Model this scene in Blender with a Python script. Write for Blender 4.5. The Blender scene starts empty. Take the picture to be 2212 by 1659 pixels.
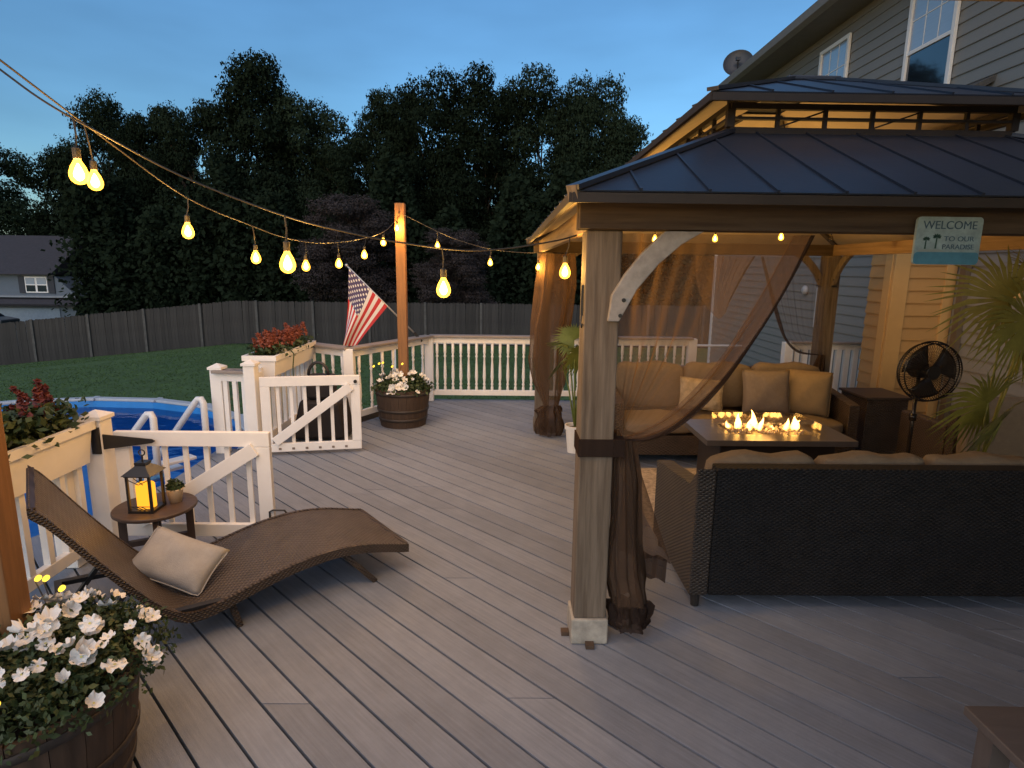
import bpy, bmesh, math, random
import numpy as np
from mathutils import Vector, Matrix
random.seed(7)
SC = bpy.context.scene
COL = SC.collection
PI = math.pi

# ------------------------------------------------------------------ camera, sky, sun, exposure
H = 1.75
PITCH, YAW, ROLL = math.atan(252 / 1300), math.radians(.8), .012
F = Vector((math.sin(YAW) * math.cos(PITCH), math.cos(YAW) * math.cos(PITCH), -math.sin(PITCH)))
R0 = Vector((math.cos(YAW), -math.sin(YAW), 0)); U0 = R0.cross(F)
RR = R0 * math.cos(ROLL) + U0 * math.sin(ROLL); UU = U0 * math.cos(ROLL) - R0 * math.sin(ROLL)
cam = bpy.data.cameras.new('camera'); camo = bpy.data.objects.new('camera', cam); COL.objects.link(camo)
camo.matrix_world = Matrix(((RR.x, UU.x, -F.x, 0), (RR.y, UU.y, -F.y, 0), (RR.z, UU.z, -F.z, H), (0, 0, 0, 1)))
cam.sensor_width = 36; cam.lens = 36 * 1300 / 2212; cam.clip_start = .05; cam.clip_end = 2000
SC.camera = camo

SUN_EL, SUN_AZ = math.radians(8.0), math.radians(196)      # sun just gone, behind the camera and to the left
w = bpy.data.worlds.new('World'); SC.world = w; w.use_nodes = True
nt = w.node_tree; nt.nodes.clear()
out = nt.nodes.new('ShaderNodeOutputWorld'); bg = nt.nodes.new('ShaderNodeBackground')
sky = nt.nodes.new('ShaderNodeTexSky'); sky.sky_type = 'NISHITA'; sky.sun_disc = False
sky.sun_elevation = SUN_EL; sky.sun_rotation = SUN_AZ; sky.ozone_density = 4.6; sky.dust_density = .6; sky.air_density = 1.0
tint = nt.nodes.new('ShaderNodeMix'); tint.data_type = 'RGBA'; tint.blend_type = 'MULTIPLY'; tint.inputs[0].default_value = 1
tint.inputs[7].default_value = (1.10, 1.0, .89, 1)
tc = nt.nodes.new('ShaderNodeTexCoord'); mp = nt.nodes.new('ShaderNodeMapping'); mp.inputs[3].default_value = (1, 1, 3.5)
nz = nt.nodes.new('ShaderNodeTexNoise'); nz.inputs['Scale'].default_value = 2.2; nz.inputs['Detail'].default_value = 4
rmp = nt.nodes.new('ShaderNodeMapRange'); rmp.inputs[1].default_value = .3; rmp.inputs[2].default_value = .75
rmp.inputs[3].default_value = .80; rmp.inputs[4].default_value = 1.16
cl = nt.nodes.new('ShaderNodeMix'); cl.data_type = 'RGBA'; cl.blend_type = 'MULTIPLY'; cl.inputs[0].default_value = 1
L = nt.links.new
L(sky.outputs[0], tint.inputs[6]); L(tc.outputs['Generated'], mp.inputs[0]); L(mp.outputs[0], nz.inputs[0]); L(nz.outputs[0], rmp.inputs[0])
L(tint.outputs[2], cl.inputs[6]); L(rmp.outputs[0], cl.inputs[7]); L(cl.outputs[2], bg.inputs[0]); L(bg.outputs[0], out.inputs[0])
bg.inputs[1].default_value = .118
sl = bpy.data.lights.new('sun', 'SUN'); so = bpy.data.objects.new('sun', sl); COL.objects.link(so)
sl.energy = .78; sl.angle = math.radians(70); sl.color = (1, .85, .76)      # the broad afterglow of the set sun
sd = Vector((math.sin(SUN_AZ) * math.cos(.85), math.cos(SUN_AZ) * math.cos(.85), math.sin(.85)))
so.rotation_euler = sd.to_track_quat('Z', 'Y').to_euler()
SC.view_settings.view_transform = 'Standard'; SC.view_settings.look = 'None'
SC.view_settings.exposure = 1.0; SC.view_settings.gamma = 1
SC.render.engine = 'CYCLES'; SC.cycles.use_denoising = True; SC.cycles.max_bounces = 8; SC.cycles.transparent_max_bounces = 24
SC.cycles.sample_clamp_indirect = 4
BULB_W, INNER_W = 8.5, 8.5

# ------------------------------------------------------------------ materials
MATS = {}
def M(name, col, rough=.6, var=.12, scale=6, stretch=(1, 1, 1), bump=0, bscale=None, metal=0, rnd=0, spec=.5, col2=None, coat=0):
    if name in MATS: return MATS[name]
    m = bpy.data.materials.new(name); m.use_nodes = True; MATS[name] = m
    n = m.node_tree; b = n.nodes['Principled BSDF']; l = n.links.new
    b.inputs['Roughness'].default_value = rough; b.inputs['Metallic'].default_value = metal
    b.inputs['Specular IOR Level'].default_value = spec; b.inputs['Coat Weight'].default_value = coat
    tcn = n.nodes.new('ShaderNodeTexCoord'); mpn = n.nodes.new('ShaderNodeMapping'); mpn.inputs[3].default_value = stretch
    no = n.nodes.new('ShaderNodeTexNoise'); no.inputs['Scale'].default_value = scale; no.inputs['Detail'].default_value = 6
    no.inputs['Roughness'].default_value = .62
    l(tcn.outputs['Object'], mpn.inputs[0]); l(mpn.outputs[0], no.inputs[0])
    mx = n.nodes.new('ShaderNodeMix'); mx.data_type = 'RGBA'
    mr = n.nodes.new('ShaderNodeMapRange'); mr.inputs[1].default_value = .3; mr.inputs[2].default_value = .7
    l(no.outputs[0], mr.inputs[0]); l(mr.outputs[0], mx.inputs[0])
    c = Vector(col[:3]); d = Vector(col2[:3]) if col2 else c * (1 + var); c = c if col2 else c * (1 - var)
    mx.inputs[6].default_value = (*c, 1); mx.inputs[7].default_value = (*d, 1)
    res = mx.outputs[2]
    if rnd:
        oi = n.nodes.new('ShaderNodeObjectInfo'); r2 = n.nodes.new('ShaderNodeMapRange'); r2.inputs[3].default_value = 1 - rnd; r2.inputs[4].default_value = 1 + rnd
        l(oi.outputs['Random'], r2.inputs[0]); m2 = n.nodes.new('ShaderNodeMix'); m2.data_type = 'RGBA'; m2.blend_type = 'MULTIPLY'; m2.inputs[0].default_value = 1
        l(res, m2.inputs[6]); l(r2.outputs[0], m2.inputs[7]); res = m2.outputs[2]
    l(res, b.inputs['Base Color'])
    if bump:
        bn = n.nodes.new('ShaderNodeBump'); bn.inputs['Strength'].default_value = bump; bn.inputs['Distance'].default_value = .01
        src = no
        if bscale:
            src = n.nodes.new('ShaderNodeTexNoise'); src.inputs['Scale'].default_value = bscale; src.inputs['Detail'].default_value = 3; l(mpn.outputs[0], src.inputs[0])
        l(src.outputs[0], bn.inputs['Height']); l(bn.outputs[0], b.inputs['Normal'])
    return m

def wicker(name, col, k=42, rough=.45, uv=False):
    if name in MATS: return MATS[name]
    m = M(name, col, rough, .25, 9); n = m.node_tree; b = n.nodes['Principled BSDF']; l = n.links.new
    tcn = n.nodes.new('ShaderNodeTexCoord'); sp = n.nodes.new('ShaderNodeSeparateXYZ'); l(tcn.outputs['UV' if uv else 'Object'], sp.inputs[0])
    def mt(op, a, bb=None):
        q = n.nodes.new('ShaderNodeMath'); q.operation = op
        for i, v in ((0, a), (1, bb)):
            if v is None: continue
            if isinstance(v, (int, float)): q.inputs[i].default_value = v
            else: l(v, q.inputs[i])
        return q.outputs[0]
    if uv: a, c = sp.outputs[0], sp.outputs[1]
    else: a, c = mt('ADD', sp.outputs[0], sp.outputs[1]), sp.outputs[2]
    s1 = mt('SINE', mt('MULTIPLY', a, k * PI)); s2 = mt('SINE', mt('MULTIPLY', c, k * PI * (1 if uv else 1.6)))
    hgt = mt('ADD', mt('MULTIPLY', s1, s2), mt('MULTIPLY', mt('ABSOLUTE', s2), .9))
    bn = n.nodes.new('ShaderNodeBump'); bn.inputs['Strength'].default_value = .8; bn.inputs['Distance'].default_value = .006
    l(hgt, bn.inputs['Height']); l(bn.outputs[0], b.inputs['Normal'])
    return m

def emit(name, col, s):
    if name in MATS: return MATS[name]
    m = bpy.data.materials.new(name); m.use_nodes = True; MATS[name] = m; n = m.node_tree; n.nodes.clear()
    o = n.nodes.new('ShaderNodeOutputMaterial'); e = n.nodes.new('ShaderNodeEmission'); e.inputs[0].default_value = (*col, 1); e.inputs[1].default_value = s
    n.links.new(e.outputs[0], o.inputs[0]); return m

def glowglass(name, col, s, tr=(1, .85, .6)):
    if name in MATS: return MATS[name]
    m = bpy.data.materials.new(name); m.use_nodes = True; MATS[name] = m; n = m.node_tree; n.nodes.clear()
    o = n.nodes.new('ShaderNodeOutputMaterial'); e = n.nodes.new('ShaderNodeEmission'); e.inputs[0].default_value = (*col, 1); e.inputs[1].default_value = s
    t = n.nodes.new('ShaderNodeBsdfTransparent'); t.inputs[0].default_value = (*tr, 1); a = n.nodes.new('ShaderNodeAddShader')
    n.links.new(e.outputs[0], a.inputs[0]); n.links.new(t.outputs[0], a.inputs[1]); n.links.new(a.outputs[0], o.inputs[0]); return m

def sheer(name, col, opac):
    if name in MATS: return MATS[name]
    m = bpy.data.materials.new(name); m.use_nodes = True; MATS[name] = m; n = m.node_tree; n.nodes.clear(); l = n.links.new
    o = n.nodes.new('ShaderNodeOutputMaterial'); d = n.nodes.new('ShaderNodeBsdfDiffuse'); d.inputs[0].default_value = (*col, 1)
    tl = n.nodes.new('ShaderNodeBsdfTranslucent'); tl.inputs[0].default_value = (*col, 1); a = n.nodes.new('ShaderNodeMixShader'); a.inputs[0].default_value = .5
    t = n.nodes.new('ShaderNodeBsdfTransparent'); mx = n.nodes.new('ShaderNodeMixShader')
    lw = n.nodes.new('ShaderNodeLayerWeight'); lw.inputs[0].default_value = .35
    mr = n.nodes.new('ShaderNodeMapRange'); mr.inputs[3].default_value = opac; mr.inputs[4].default_value = min(1, opac + .5)
    l(lw.outputs['Facing'], mr.inputs[0]); l(mr.outputs[0], mx.inputs[0])
    l(d.outputs[0], a.inputs[1]); l(tl.outputs[0], a.inputs[2]); l(t.outputs[0], mx.inputs[1]); l(a.outputs[0], mx.inputs[2]); l(mx.outputs[0], o.inputs[0]); return m

def clear_glass(name, tintc=(1, 1, 1), rough=.03, fac=.12):
    if name in MATS: return MATS[name]
    m = bpy.data.materials.new(name); m.use_nodes = True; MATS[name] = m; n = m.node_tree; n.nodes.clear(); l = n.links.new
    o = n.nodes.new('ShaderNodeOutputMaterial'); g = n.nodes.new('ShaderNodeBsdfGlossy'); g.inputs['Roughness'].default_value = rough
    t = n.nodes.new('ShaderNodeBsdfTransparent'); t.inputs[0].default_value = (*tintc, 1); mx = n.nodes.new('ShaderNodeMixShader'); mx.inputs[0].default_value = fac
    l(t.outputs[0], mx.inputs[1]); l(g.outputs[0], mx.inputs[2]); l(mx.outputs[0], o.inputs[0]); return m

DECK = M('deck_composite', (.222, .248, .300), .62, .13, 5, (1, 1, 1), .35, 60, rnd=.11, spec=.3)
def stain(m, sc=.9, lo=.80, hi=1.10):      # broad weathering over a whole surface, in place coordinates
    n = m.node_tree; b = n.nodes['Principled BSDF']; src = b.inputs['Base Color'].links[0].from_socket; l = n.links.new
    t = n.nodes.new('ShaderNodeTexCoord'); q = n.nodes.new('ShaderNodeTexNoise'); q.inputs['Scale'].default_value = sc; q.inputs['Detail'].default_value = 7; q.inputs['Roughness'].default_value = .7
    r = n.nodes.new('ShaderNodeMapRange'); r.inputs[1].default_value = .32; r.inputs[2].default_value = .68; r.inputs[3].default_value = lo; r.inputs[4].default_value = hi
    x = n.nodes.new('ShaderNodeMix'); x.data_type = 'RGBA'; x.blend_type = 'MULTIPLY'; x.inputs[0].default_value = 1
    l(t.outputs['Object'], q.inputs[0]); l(q.outputs[0], r.inputs[0]); l(src, x.inputs[6]); l(r.outputs[0], x.inputs[7]); l(x.outputs[2], b.inputs['Base Color'])
stain(DECK, 1.1, .88, 1.08); stain(DECK, 7, .93, 1.05)
mpd = [q for q in DECK.node_tree.nodes if q.type == 'MAPPING'][0]; mpd.vector_type = 'TEXTURE'; mpd.inputs[2].default_value = (0, 0, math.radians(135)); mpd.inputs[3].default_value = (1.6, .07, 1)
WHITE = M('white_vinyl', (.82, .81, .79), .5, .05, 5, bump=.05, bscale=30)
CAP = M('rail_cap_composite', (.27, .23, .20), .6, .12, 8)
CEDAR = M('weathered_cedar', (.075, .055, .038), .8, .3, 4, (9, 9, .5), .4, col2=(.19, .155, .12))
CEDARH = M('weathered_cedar_beam_shaded', (.036, .022, .014), .8, .3, 4, (.5, 9, 9), .4, col2=(.085, .062, .043))  # cedar darkened in its colour for the eave's shade on the beams
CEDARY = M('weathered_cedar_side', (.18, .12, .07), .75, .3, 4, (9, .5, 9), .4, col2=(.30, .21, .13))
POSTW = M('orange_treated_pine', (.22, .105, .038), .65, .2, 5, (10, 10, .6), .3)
ROOF = M('roof_metal', (.030, .036, .052), .42, .08, 12, bump=.05, bscale=40, metal=.2)
ROOFIN = M('roof_underside', (.50, .42, .30), .6, .08, 8)
DARKW = M('dark_timber', (.022, .015, .011), .7, .2, 8)
SIDING = M('vinyl_siding', (.225, .217, .198), .55, .05, 4, (1, .2, 3), .1, 40, rnd=.02)
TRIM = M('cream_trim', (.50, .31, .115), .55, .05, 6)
BLACK = M('black_metal', (.015, .015, .017), .4, .1, 20)
RUBBER = M('black_plastic', (.02, .018, .018), .5, .1, 20)
CUSH = M('tan_cushion', (.175, .137, .095), .9, .10, 30, bump=.25, bscale=220)
CUSHG = M('taupe_pillow_cloth', (.20, .165, .14), .9, .10, 30, bump=.25, bscale=260)
LINEN = M('grey_linen', (.37, .365, .36), .9, .07, 25, bump=.3, bscale=260)
SOFA = wicker('dark_wicker', (.012, .012, .014), 62, .75)
SOFA.node_tree.nodes['Principled BSDF'].inputs['Specular IOR Level'].default_value = .25
SOFAB = wicker('brown_wicker', (.06, .041, .028), 50)
SOFAM = wicker('dark_wicker_lit', (.036, .029, .025), 62)  # sofa arm copy of the dark wicker, brown light mixed into its colour
LOUNGE = wicker('lounger_wicker', (.072, .056, .048), 1, .42, True)
BARREL = M('barrel_oak', (.055, .034, .022), .75, .35, 4, (6, 6, .8), .4, rnd=.18)
HOOP = M('barrel_hoop', (.06, .05, .045), .55, .2, 15, metal=.5)
LEAF = M('leaf_green', (.035, .06, .018), .6, .4, 14)
LEAFD = M('tree_leaf', (.016, .025, .015), 1, .3, .9, spec=0, rnd=.35)
BARK = M('bark', (.07, .05, .035), .9, .3, 8, (4, 4, .6), .5)
PALM = M('palm_green', (.13, .17, .035), .55, .25, 12)
PETAL = M('white_petal', (.72, .72, .71), .8, .06, 40)
PETALC = M('petal_eye', (.55, .52, .18), .7, .1, 20)
RED = M('red_flower', (.12, .024, .022), .7, .4, 25)
ORANGE = M('orange_red_flower', (.26, .075, .045), .7, .4, 25)
PINK = M('pink_flower', (.65, .38, .36), .7, .1, 25)
SOIL = M('potting_soil', (.03, .02, .014), .95, .3, 30, bump=.5)
POT = M('white_pot', (.74, .72, .68), .5, .05, 8)
FENCE = M('fence_board', (.042, .038, .035), .85, .3, 3, (6, 6, .5), .3, rnd=.22)
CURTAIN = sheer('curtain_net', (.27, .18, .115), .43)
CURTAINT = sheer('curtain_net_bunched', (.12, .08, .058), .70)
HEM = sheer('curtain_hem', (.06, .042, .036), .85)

# ------------------------------------------------------------------ builders
WL = {}
def props(o, label=None, cat=None, group=None, kind=None):
    for k, v in (('label', label), ('category', cat), ('group', group), ('kind', kind)):
        if v: o[k] = v
    return o
def root(name, loc, label, cat, group=None, kind=None):
    o = bpy.data.objects.new(name, None); o.empty_display_size = .1; COL.objects.link(o); o.location = loc; WL[o] = Vector(loc)
    return props(o, label, cat, group, kind)
def link(name, me, mat, parent=None, loc=(0, 0, 0)):
    o = bpy.data.objects.new(name, me); COL.objects.link(o); o.location = loc
    if mat and not me.materials: me.materials.append(mat)
    if parent: o.parent = parent; WL[o] = WL[parent] + Vector(loc)
    else: WL[o] = Vector(loc)
    return o

class B:
    def __init__(s): s.b = bmesh.new()
    def box(s, x0, x1, y0, y1, z0, z1, mtx=None):
        v = [s.b.verts.new((x, y, z)) for x in (x0, x1) for y in (y0, y1) for z in (z0, z1)]
        for f in ((0, 1, 3, 2), (4, 6, 7, 5), (0, 4, 5, 1), (2, 3, 7, 6), (0, 2, 6, 4), (1, 5, 7, 3)): s.b.faces.new([v[i] for i in f])
        if mtx is not None: bmesh.ops.transform(s.b, matrix=mtx, verts=v)
        return s
    def bar(s, p, q, wd, ht, up=(0, 0, 1)):
        p, q = Vector(p), Vector(q); d = (q - p); ln = d.length; d.normalize(); u = Vector(up)
        side = d.cross(u)
        if side.length < 1e-4: side = d.cross(Vector((0, 1, 0)))
        side.normalize(); u = side.cross(d)
        m = Matrix(((d.x, side.x, u.x, p.x), (d.y, side.y, u.y, p.y), (d.z, side.z, u.z, p.z), (0, 0, 0, 1)))
        return s.box(0, ln, -wd / 2, wd / 2, -ht / 2, ht / 2, m)
    def tube(s, pts, r, n=8, closed=False, cap=True):
        pts = [Vector(p) for p in pts]; rings = []; N = len(pts); prev = None
        for i, p in enumerate(pts):
            a = pts[i - 1] if (i or closed) else p; c = pts[(i + 1) % N] if (i < N - 1 or closed) else p
            d = (c - a).normalized()
            if prev is None:
                u = d.orthogonal().normalized()
            else:
                u = (prev - d * prev.dot(d)).normalized()
            prev = u; v = d.cross(u); rr = r[i] if isinstance(r, (list, tuple)) else r
            rings.append([s.b.verts.new(p + u * math.cos(2 * PI * k / n) * rr + v * math.sin(2 * PI * k / n) * rr) for k in range(n)])
        for i in range(N if closed else N - 1):
            a, c = rings[i], rings[(i + 1) % N]
            for k in range(n): s.b.faces.new((a[k], a[(k + 1) % n], c[(k + 1) % n], c[k]))
        if cap and not closed:
            s.b.faces.new(rings[0][::-1]); s.b.faces.new(rings[-1])
        return s
    def lathe(s, prof, n=16, o=(0, 0, 0), cap=True):
        o = Vector(o); rings = [[s.b.verts.new(o + Vector((r * math.cos(2 * PI * k / n), r * math.sin(2 * PI * k / n), z))) for k in range(n)] for r, z in prof]
        for a, c in zip(rings, rings[1:]):
            for k in range(n): s.b.faces.new((a[k], a[(k + 1) % n], c[(k + 1) % n], c[k]))
        if cap: s.b.faces.new(rings[0][::-1]); s.b.faces.new(rings[-1])
        return s
    def prism(s, pts, d):
        d = Vector(d); a = [s.b.verts.new(p) for p in pts]; c = [s.b.verts.new(Vector(p) + d) for p in pts]
        s.b.faces.new(a[::-1]); s.b.faces.new(c); n = len(a)
        for i in range(n): s.b.faces.new((a[i], a[(i + 1) % n], c[(i + 1) % n], c[i]))
        return s
    def face(s, pts): s.b.faces.new([s.b.verts.new(p) for p in pts]); return s
    def grid(s, fn, nu, nv, uvs=None):
        vv = [[s.b.verts.new(fn(i / nu, j / nv)) for j in range(nv + 1)] for i in range(nu + 1)]
        lay = s.b.loops.layers.uv.verify() if uvs else None
        for i in range(nu):
            for j in range(nv):
                f = s.b.faces.new((vv[i][j], vv[i + 1][j], vv[i + 1][j + 1], vv[i][j + 1]))
                if uvs:
                    for lp, (a, c) in zip(f.loops, ((i, j), (i + 1, j), (i + 1, j + 1), (i, j + 1))): lp[lay].uv = (a / nu * uvs[0], c / nv * uvs[1])
        return s
    def build(s, name, mat, parent=None, smooth=False, bevel=0, solid=0, sub=0, label=None, kind=None):
        off = WL[parent] if parent else Vector((0, 0, 0))
        bmesh.ops.recalc_face_normals(s.b, faces=s.b.faces)
        bmesh.ops.translate(s.b, vec=-off, verts=s.b.verts)
        if bevel: bmesh.ops.bevel(s.b, geom=[e for e in s.b.edges if e.is_manifold and e.calc_face_angle(0) > .5], offset=bevel, segments=2, affect='EDGES', profile=.5)
        me = bpy.data.meshes.new(name); s.b.to_mesh(me); s.b.free()
        if smooth: me.polygons.foreach_set('use_smooth', [True] * len(me.polygons))
        o = link(name, me, mat, parent)
        if solid: md = o.modifiers.new('solid', 'SOLIDIFY'); md.thickness = solid; md.offset = 0
        if sub: md = o.modifiers.new('sub', 'SUBSURF'); md.levels = sub; md.render_levels = sub
        return props(o, label, kind=kind)

def rotz(a, p): return Vector((p[0] * math.cos(a) - p[1] * math.sin(a), p[0] * math.sin(a) + p[1] * math.cos(a), p[2] if len(p) > 2 else 0))

def leafmesh(name, centers, normals, size, rng, aspect=.55, wild=.7):
    """many small rhombic leaves, one mesh"""
    N = len(centers); sz = size * (0.6 + .8 * rng.random(N))[:, None]
    nr = normals + rng.normal(size=(N, 3)) * wild; nr /= np.linalg.norm(nr, axis=1)[:, None] + 1e-9
    a = np.cross(nr, rng.normal(size=(N, 3))); a /= np.linalg.norm(a, axis=1)[:, None] + 1e-9; b = np.cross(nr, a) * aspect
    V = np.stack([centers - a * sz, centers + b * sz, centers + a * sz, centers - b * sz], 1).reshape(-1, 3)
    me = bpy.data.meshes.new(name); me.vertices.add(4 * N); me.vertices.foreach_set('co', V.astype(np.float32).ravel())
    me.loops.add(4 * N); me.loops.foreach_set('vertex_index', np.arange(4 * N, dtype=np.int32)); me.polygons.add(N)
    me.polygons.foreach_set('loop_start', np.arange(0, 4 * N, 4, dtype=np.int32)); me.update(calc_edges=True)
    return me

# ------------------------------------------------------------------ terrain and pool
def ground_z(x, y):
    fb = -1.62 + (-.105 * (-x - 11.5) if x < -11.5 else 0)
    fb = max(fb, -3.4)
    t = min(1, max(0, (y - 8) / 18)); t2 = min(1, max(0, (y - 26) / 26))
    return (-1.05 * (1 - t) + fb * t) * (1 - t2) + min(fb, -3.2 if x < -8 else -2.2) * t2
b = B()
xs = [-300, -150, -80, -55, -42, -34, -28, -24, -20, -16, -12, -9, -6, -3, 0, 4, 8, 14, 24, 50, 120, 300]
ys = [-60, -10, 0, 4, 8, 10, 12, 15, 18, 22, 26, 30, 36, 44, 52, 70, 120, 300, 800]
vv = [[b.b.verts.new((x, y, ground_z(x, y))) for y in ys] for x in xs]
for i in range(len(xs) - 1):
    for j in range(len(ys) - 1): b.b.faces.new((vv[i][j], vv[i + 1][j], vv[i + 1][j + 1], vv[i][j + 1]))
LAWN = M('lawn_grass', (.055, .105, .026), .9, .3, 3.0, (1, .5, 1), .6, 45)
props(b.build('lawn', LAWN, smooth=True), kind='structure')
# short grass on the part of the lawn in view
rng = np.random.default_rng(3)
N = 60000
gx = rng.uniform(-20, 3, N); gy = 8.3 + 17.5 * rng.random(N) ** 1.3
keep = (gx + 5.3) ** 2 + (gy - 5.3) ** 2 > 3.05 ** 2; gx, gy = gx[keep], gy[keep]
gz = np.array([ground_z(a, c) for a, c in zip(gx, gy)])
me = leafmesh('grass', np.stack([gx, gy, gz + .012], 1), np.tile((0., .8, .1), (len(gx), 1)), .03, rng, .3)
props(link('grass', me, M('grass_blade', (.055, .105, .028), .9, .35, 2)), 'short mown lawn grass between the pool and the board fence', kind='stuff')

PC, PR, PN = (-5.3, 5.3), 2.74, 20
pool = root('above_ground_pool', (PC[0], PC[1], -1.05), 'round above-ground swimming pool with white coping beside the deck', 'pool')
def pp(k, r, z): a = 2 * PI * (k + .3) / PN; return Vector((PC[0] + r * math.cos(a), PC[1] + r * math.sin(a), z))
POOLW = M('pool_wall', (.42, .46, .50), .4, .05, 5); COPE = M('pool_coping', (.44, .48, .53), .45, .05, 8); LINER = M('pool_liner', (.03, .24, .62), .4, .15, 3)
for k in range(PN):
    b = B(); b.prism([pp(k + .02, PR - .02, -.09), pp(k + .98, PR - .02, -.09), pp(k + .98, PR + .10, -.09), pp(k + .02, PR + .10, -.09)], (0, 0, .036)); b.build('coping_segment', COPE, pool, bevel=.008)
    b = B(); b.prism([pp(k - .04, PR - .05, -.085), pp(k + .04, PR - .05, -.085), pp(k + .04, PR + .12, -.085), pp(k - .04, PR + .12, -.085)], (0, 0, .037)); b.build('coping_cap', COPE, pool, bevel=.008)
b = B()
for k in range(PN): b.face([pp(k, PR, -1.05), pp(k + 1, PR, -1.05), pp(k + 1, PR, -.09), pp(k, PR, -.09)])
b.build('pool_wall', POOLW, pool, solid=.03)
b = B()
for k in range(PN): b.face([pp(k, PR - .03, -1.02), pp(k + 1, PR - .03, -1.02), pp(k + 1, PR - .03, -.085), pp(k, PR - .03, -.085)])
b.face([pp(k, PR - .03, -1.02) for k in range(PN)]); b.build('pool_liner', LINER, pool)
WAT = bpy.data.materials.new('pool_water'); WAT.use_nodes = True; MATS['pool_water'] = WAT
n = WAT.node_tree; n.nodes.clear(); o_ = n.nodes.new('ShaderNodeOutputMaterial'); g = n.nodes.new('ShaderNodeBsdfGlossy'); g.inputs['Roughness'].default_value = .06
t = n.nodes.new('ShaderNodeBsdfTransparent'); t.inputs[0].default_value = (.55, .85, 1, 1); mx = n.nodes.new('ShaderNodeMixShader'); fr = n.nodes.new('ShaderNodeFresnel'); fr.inputs[0].default_value = 1.33
nw = n.nodes.new('ShaderNodeTexNoise'); nw.inputs['Scale'].default_value = 5; bn = n.nodes.new('ShaderNodeBump'); bn.inputs['Strength'].default_value = .25; bn.inputs['Distance'].default_value = .03
tcw = n.nodes.new('ShaderNodeTexCoord'); n.links.new(tcw.outputs['Object'], nw.inputs[0])
n.links.new(nw.outputs[0], bn.inputs['Height']); n.links.new(bn.outputs[0], g.inputs['Normal']); n.links.new(bn.outputs[0], fr.inputs['Normal'])
n.links.new(fr.outputs[0], mx.inputs[0]); n.links.new(t.outputs[0], mx.inputs[1]); n.links.new(g.outputs[0], mx.inputs[2]); n.links.new(mx.outputs[0], o_.inputs[0])
b = B(); b.face([pp(k, PR - .035, -.17) for k in range(PN)]); wo = props(b.build('pool_water', WAT), kind='structure')
if wo.data.polygons[0].normal.z < 0: wo.data.flip_normals()

lad = root('pool_ladder', (-2.95, 5.1, 0), 'white tube A-frame pool ladder standing in the blue pool', 'ladder')
PIPE = M('white_pipe', (.72, .74, .77), .35, .04, 8)
for (x, y, zt) in ((-3.05, 5.02, .50), (-2.78, 5.35, .56)):
    b = B(); b.tube([(x - .62, y + .12, -.25), (x - .02, y + .01, zt - .05), (x + .015, y, zt - .015), (x + .045, y, zt - .012), (x + .065, y - .005, zt - .05), (x + .07, y - .02, -.02)], .029, 10); b.build('handrail', PIPE, lad, smooth=True)
for i in range(3):
    b = B(); b.bar((-3.13 - .14 * i, 5.0 + .02 * i, .0 - .1 * i), (-2.86 - .14 * i, 5.37 + .02 * i, .0 - .1 * i), .12, .03); b.build('tread', PIPE, lad, bevel=.008)

# ------------------------------------------------------------------ deck
deckpoly = [(-3.7, -1.2), (4.79, -1.2), (4.79, 7.92), (-.95, 7.92), (-1.70, 6.50), (-2.33, 6.98), (-2.42, 5.62), (-2.74, 5.62), (-2.72, 4.7), (-2.86, 4.1), (-3.06, 3.62), (-3.7, 3.25)]
def clip(poly, nrm, d):
    res = []
    for i in range(len(poly)):
        p, q = poly[i], poly[(i + 1) % len(poly)]
        a = p[0] * nrm[0] + p[1] * nrm[1] - d; c = q[0] * nrm[0] + q[1] * nrm[1] - d
        if a >= 0: res.append(p)
        if a * c < 0: t_ = a / (a - c); res.append((p[0] + (q[0] - p[0]) * t_, p[1] + (q[1] - p[1]) * t_))
    return res
deck = root('deck', (0, 0, 0), 'grey composite board deck laid diagonally', None, kind='structure')
PW, GAP = .146, .0118
s2 = math.sqrt(.5); k = -5.0
rd = random.Random(5)
joints = {}
while k < 9.1:
    strip = clip(clip(deckpoly, (s2, s2), k + GAP / 2), (-s2, -s2), -(k + PW - GAP / 2))
    if len(strip) > 2:
        y0 = min(p[1] for p in strip); y1 = max(p[1] for p in strip)
        cuts = []; y = y0 + rd.uniform(.6, 3.4)
        while y < y1 - .3: cuts.append(y); y += rd.uniform(3.2, 4.4)
        ed = [y0 - 1] + cuts + [y1 + 1]
        for a, c in zip(ed, ed[1:]):
            pc = clip(clip(strip, (0, 1), a + .0025), (0, -1), -(c - .0025))
            if len(pc) > 2:
                ar = abs(sum(pc[i][0] * pc[(i + 1) % len(pc)][1] - pc[(i + 1) % len(pc)][0] * pc[i][1] for i in range(len(pc))))
                if ar < .002: continue
                zt = rd.uniform(-.0015, 0)
                b = B(); b.prism([(p[0], p[1], -.04) for p in pc], (0, 0, .04 + zt)); b.build('plank', DECK, deck)
    k += PW
DJ = M('deck_joist', (.05, .04, .03), .9, .2, 8)
for y in np.arange(-1, 7.9, .6):
    b = B(); b.box(-2.3, 4.7, y, y + .04, -.24, -.045); b.build('joist', DJ, deck)
fas = deckpoly[2:]
for p, q in zip(fas, fas[1:]):
    b = B(); b.bar((p[0], p[1], -.15), (q[0], q[1], -.15), .03, .24); b.build('fascia_board', CAP, deck)

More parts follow.
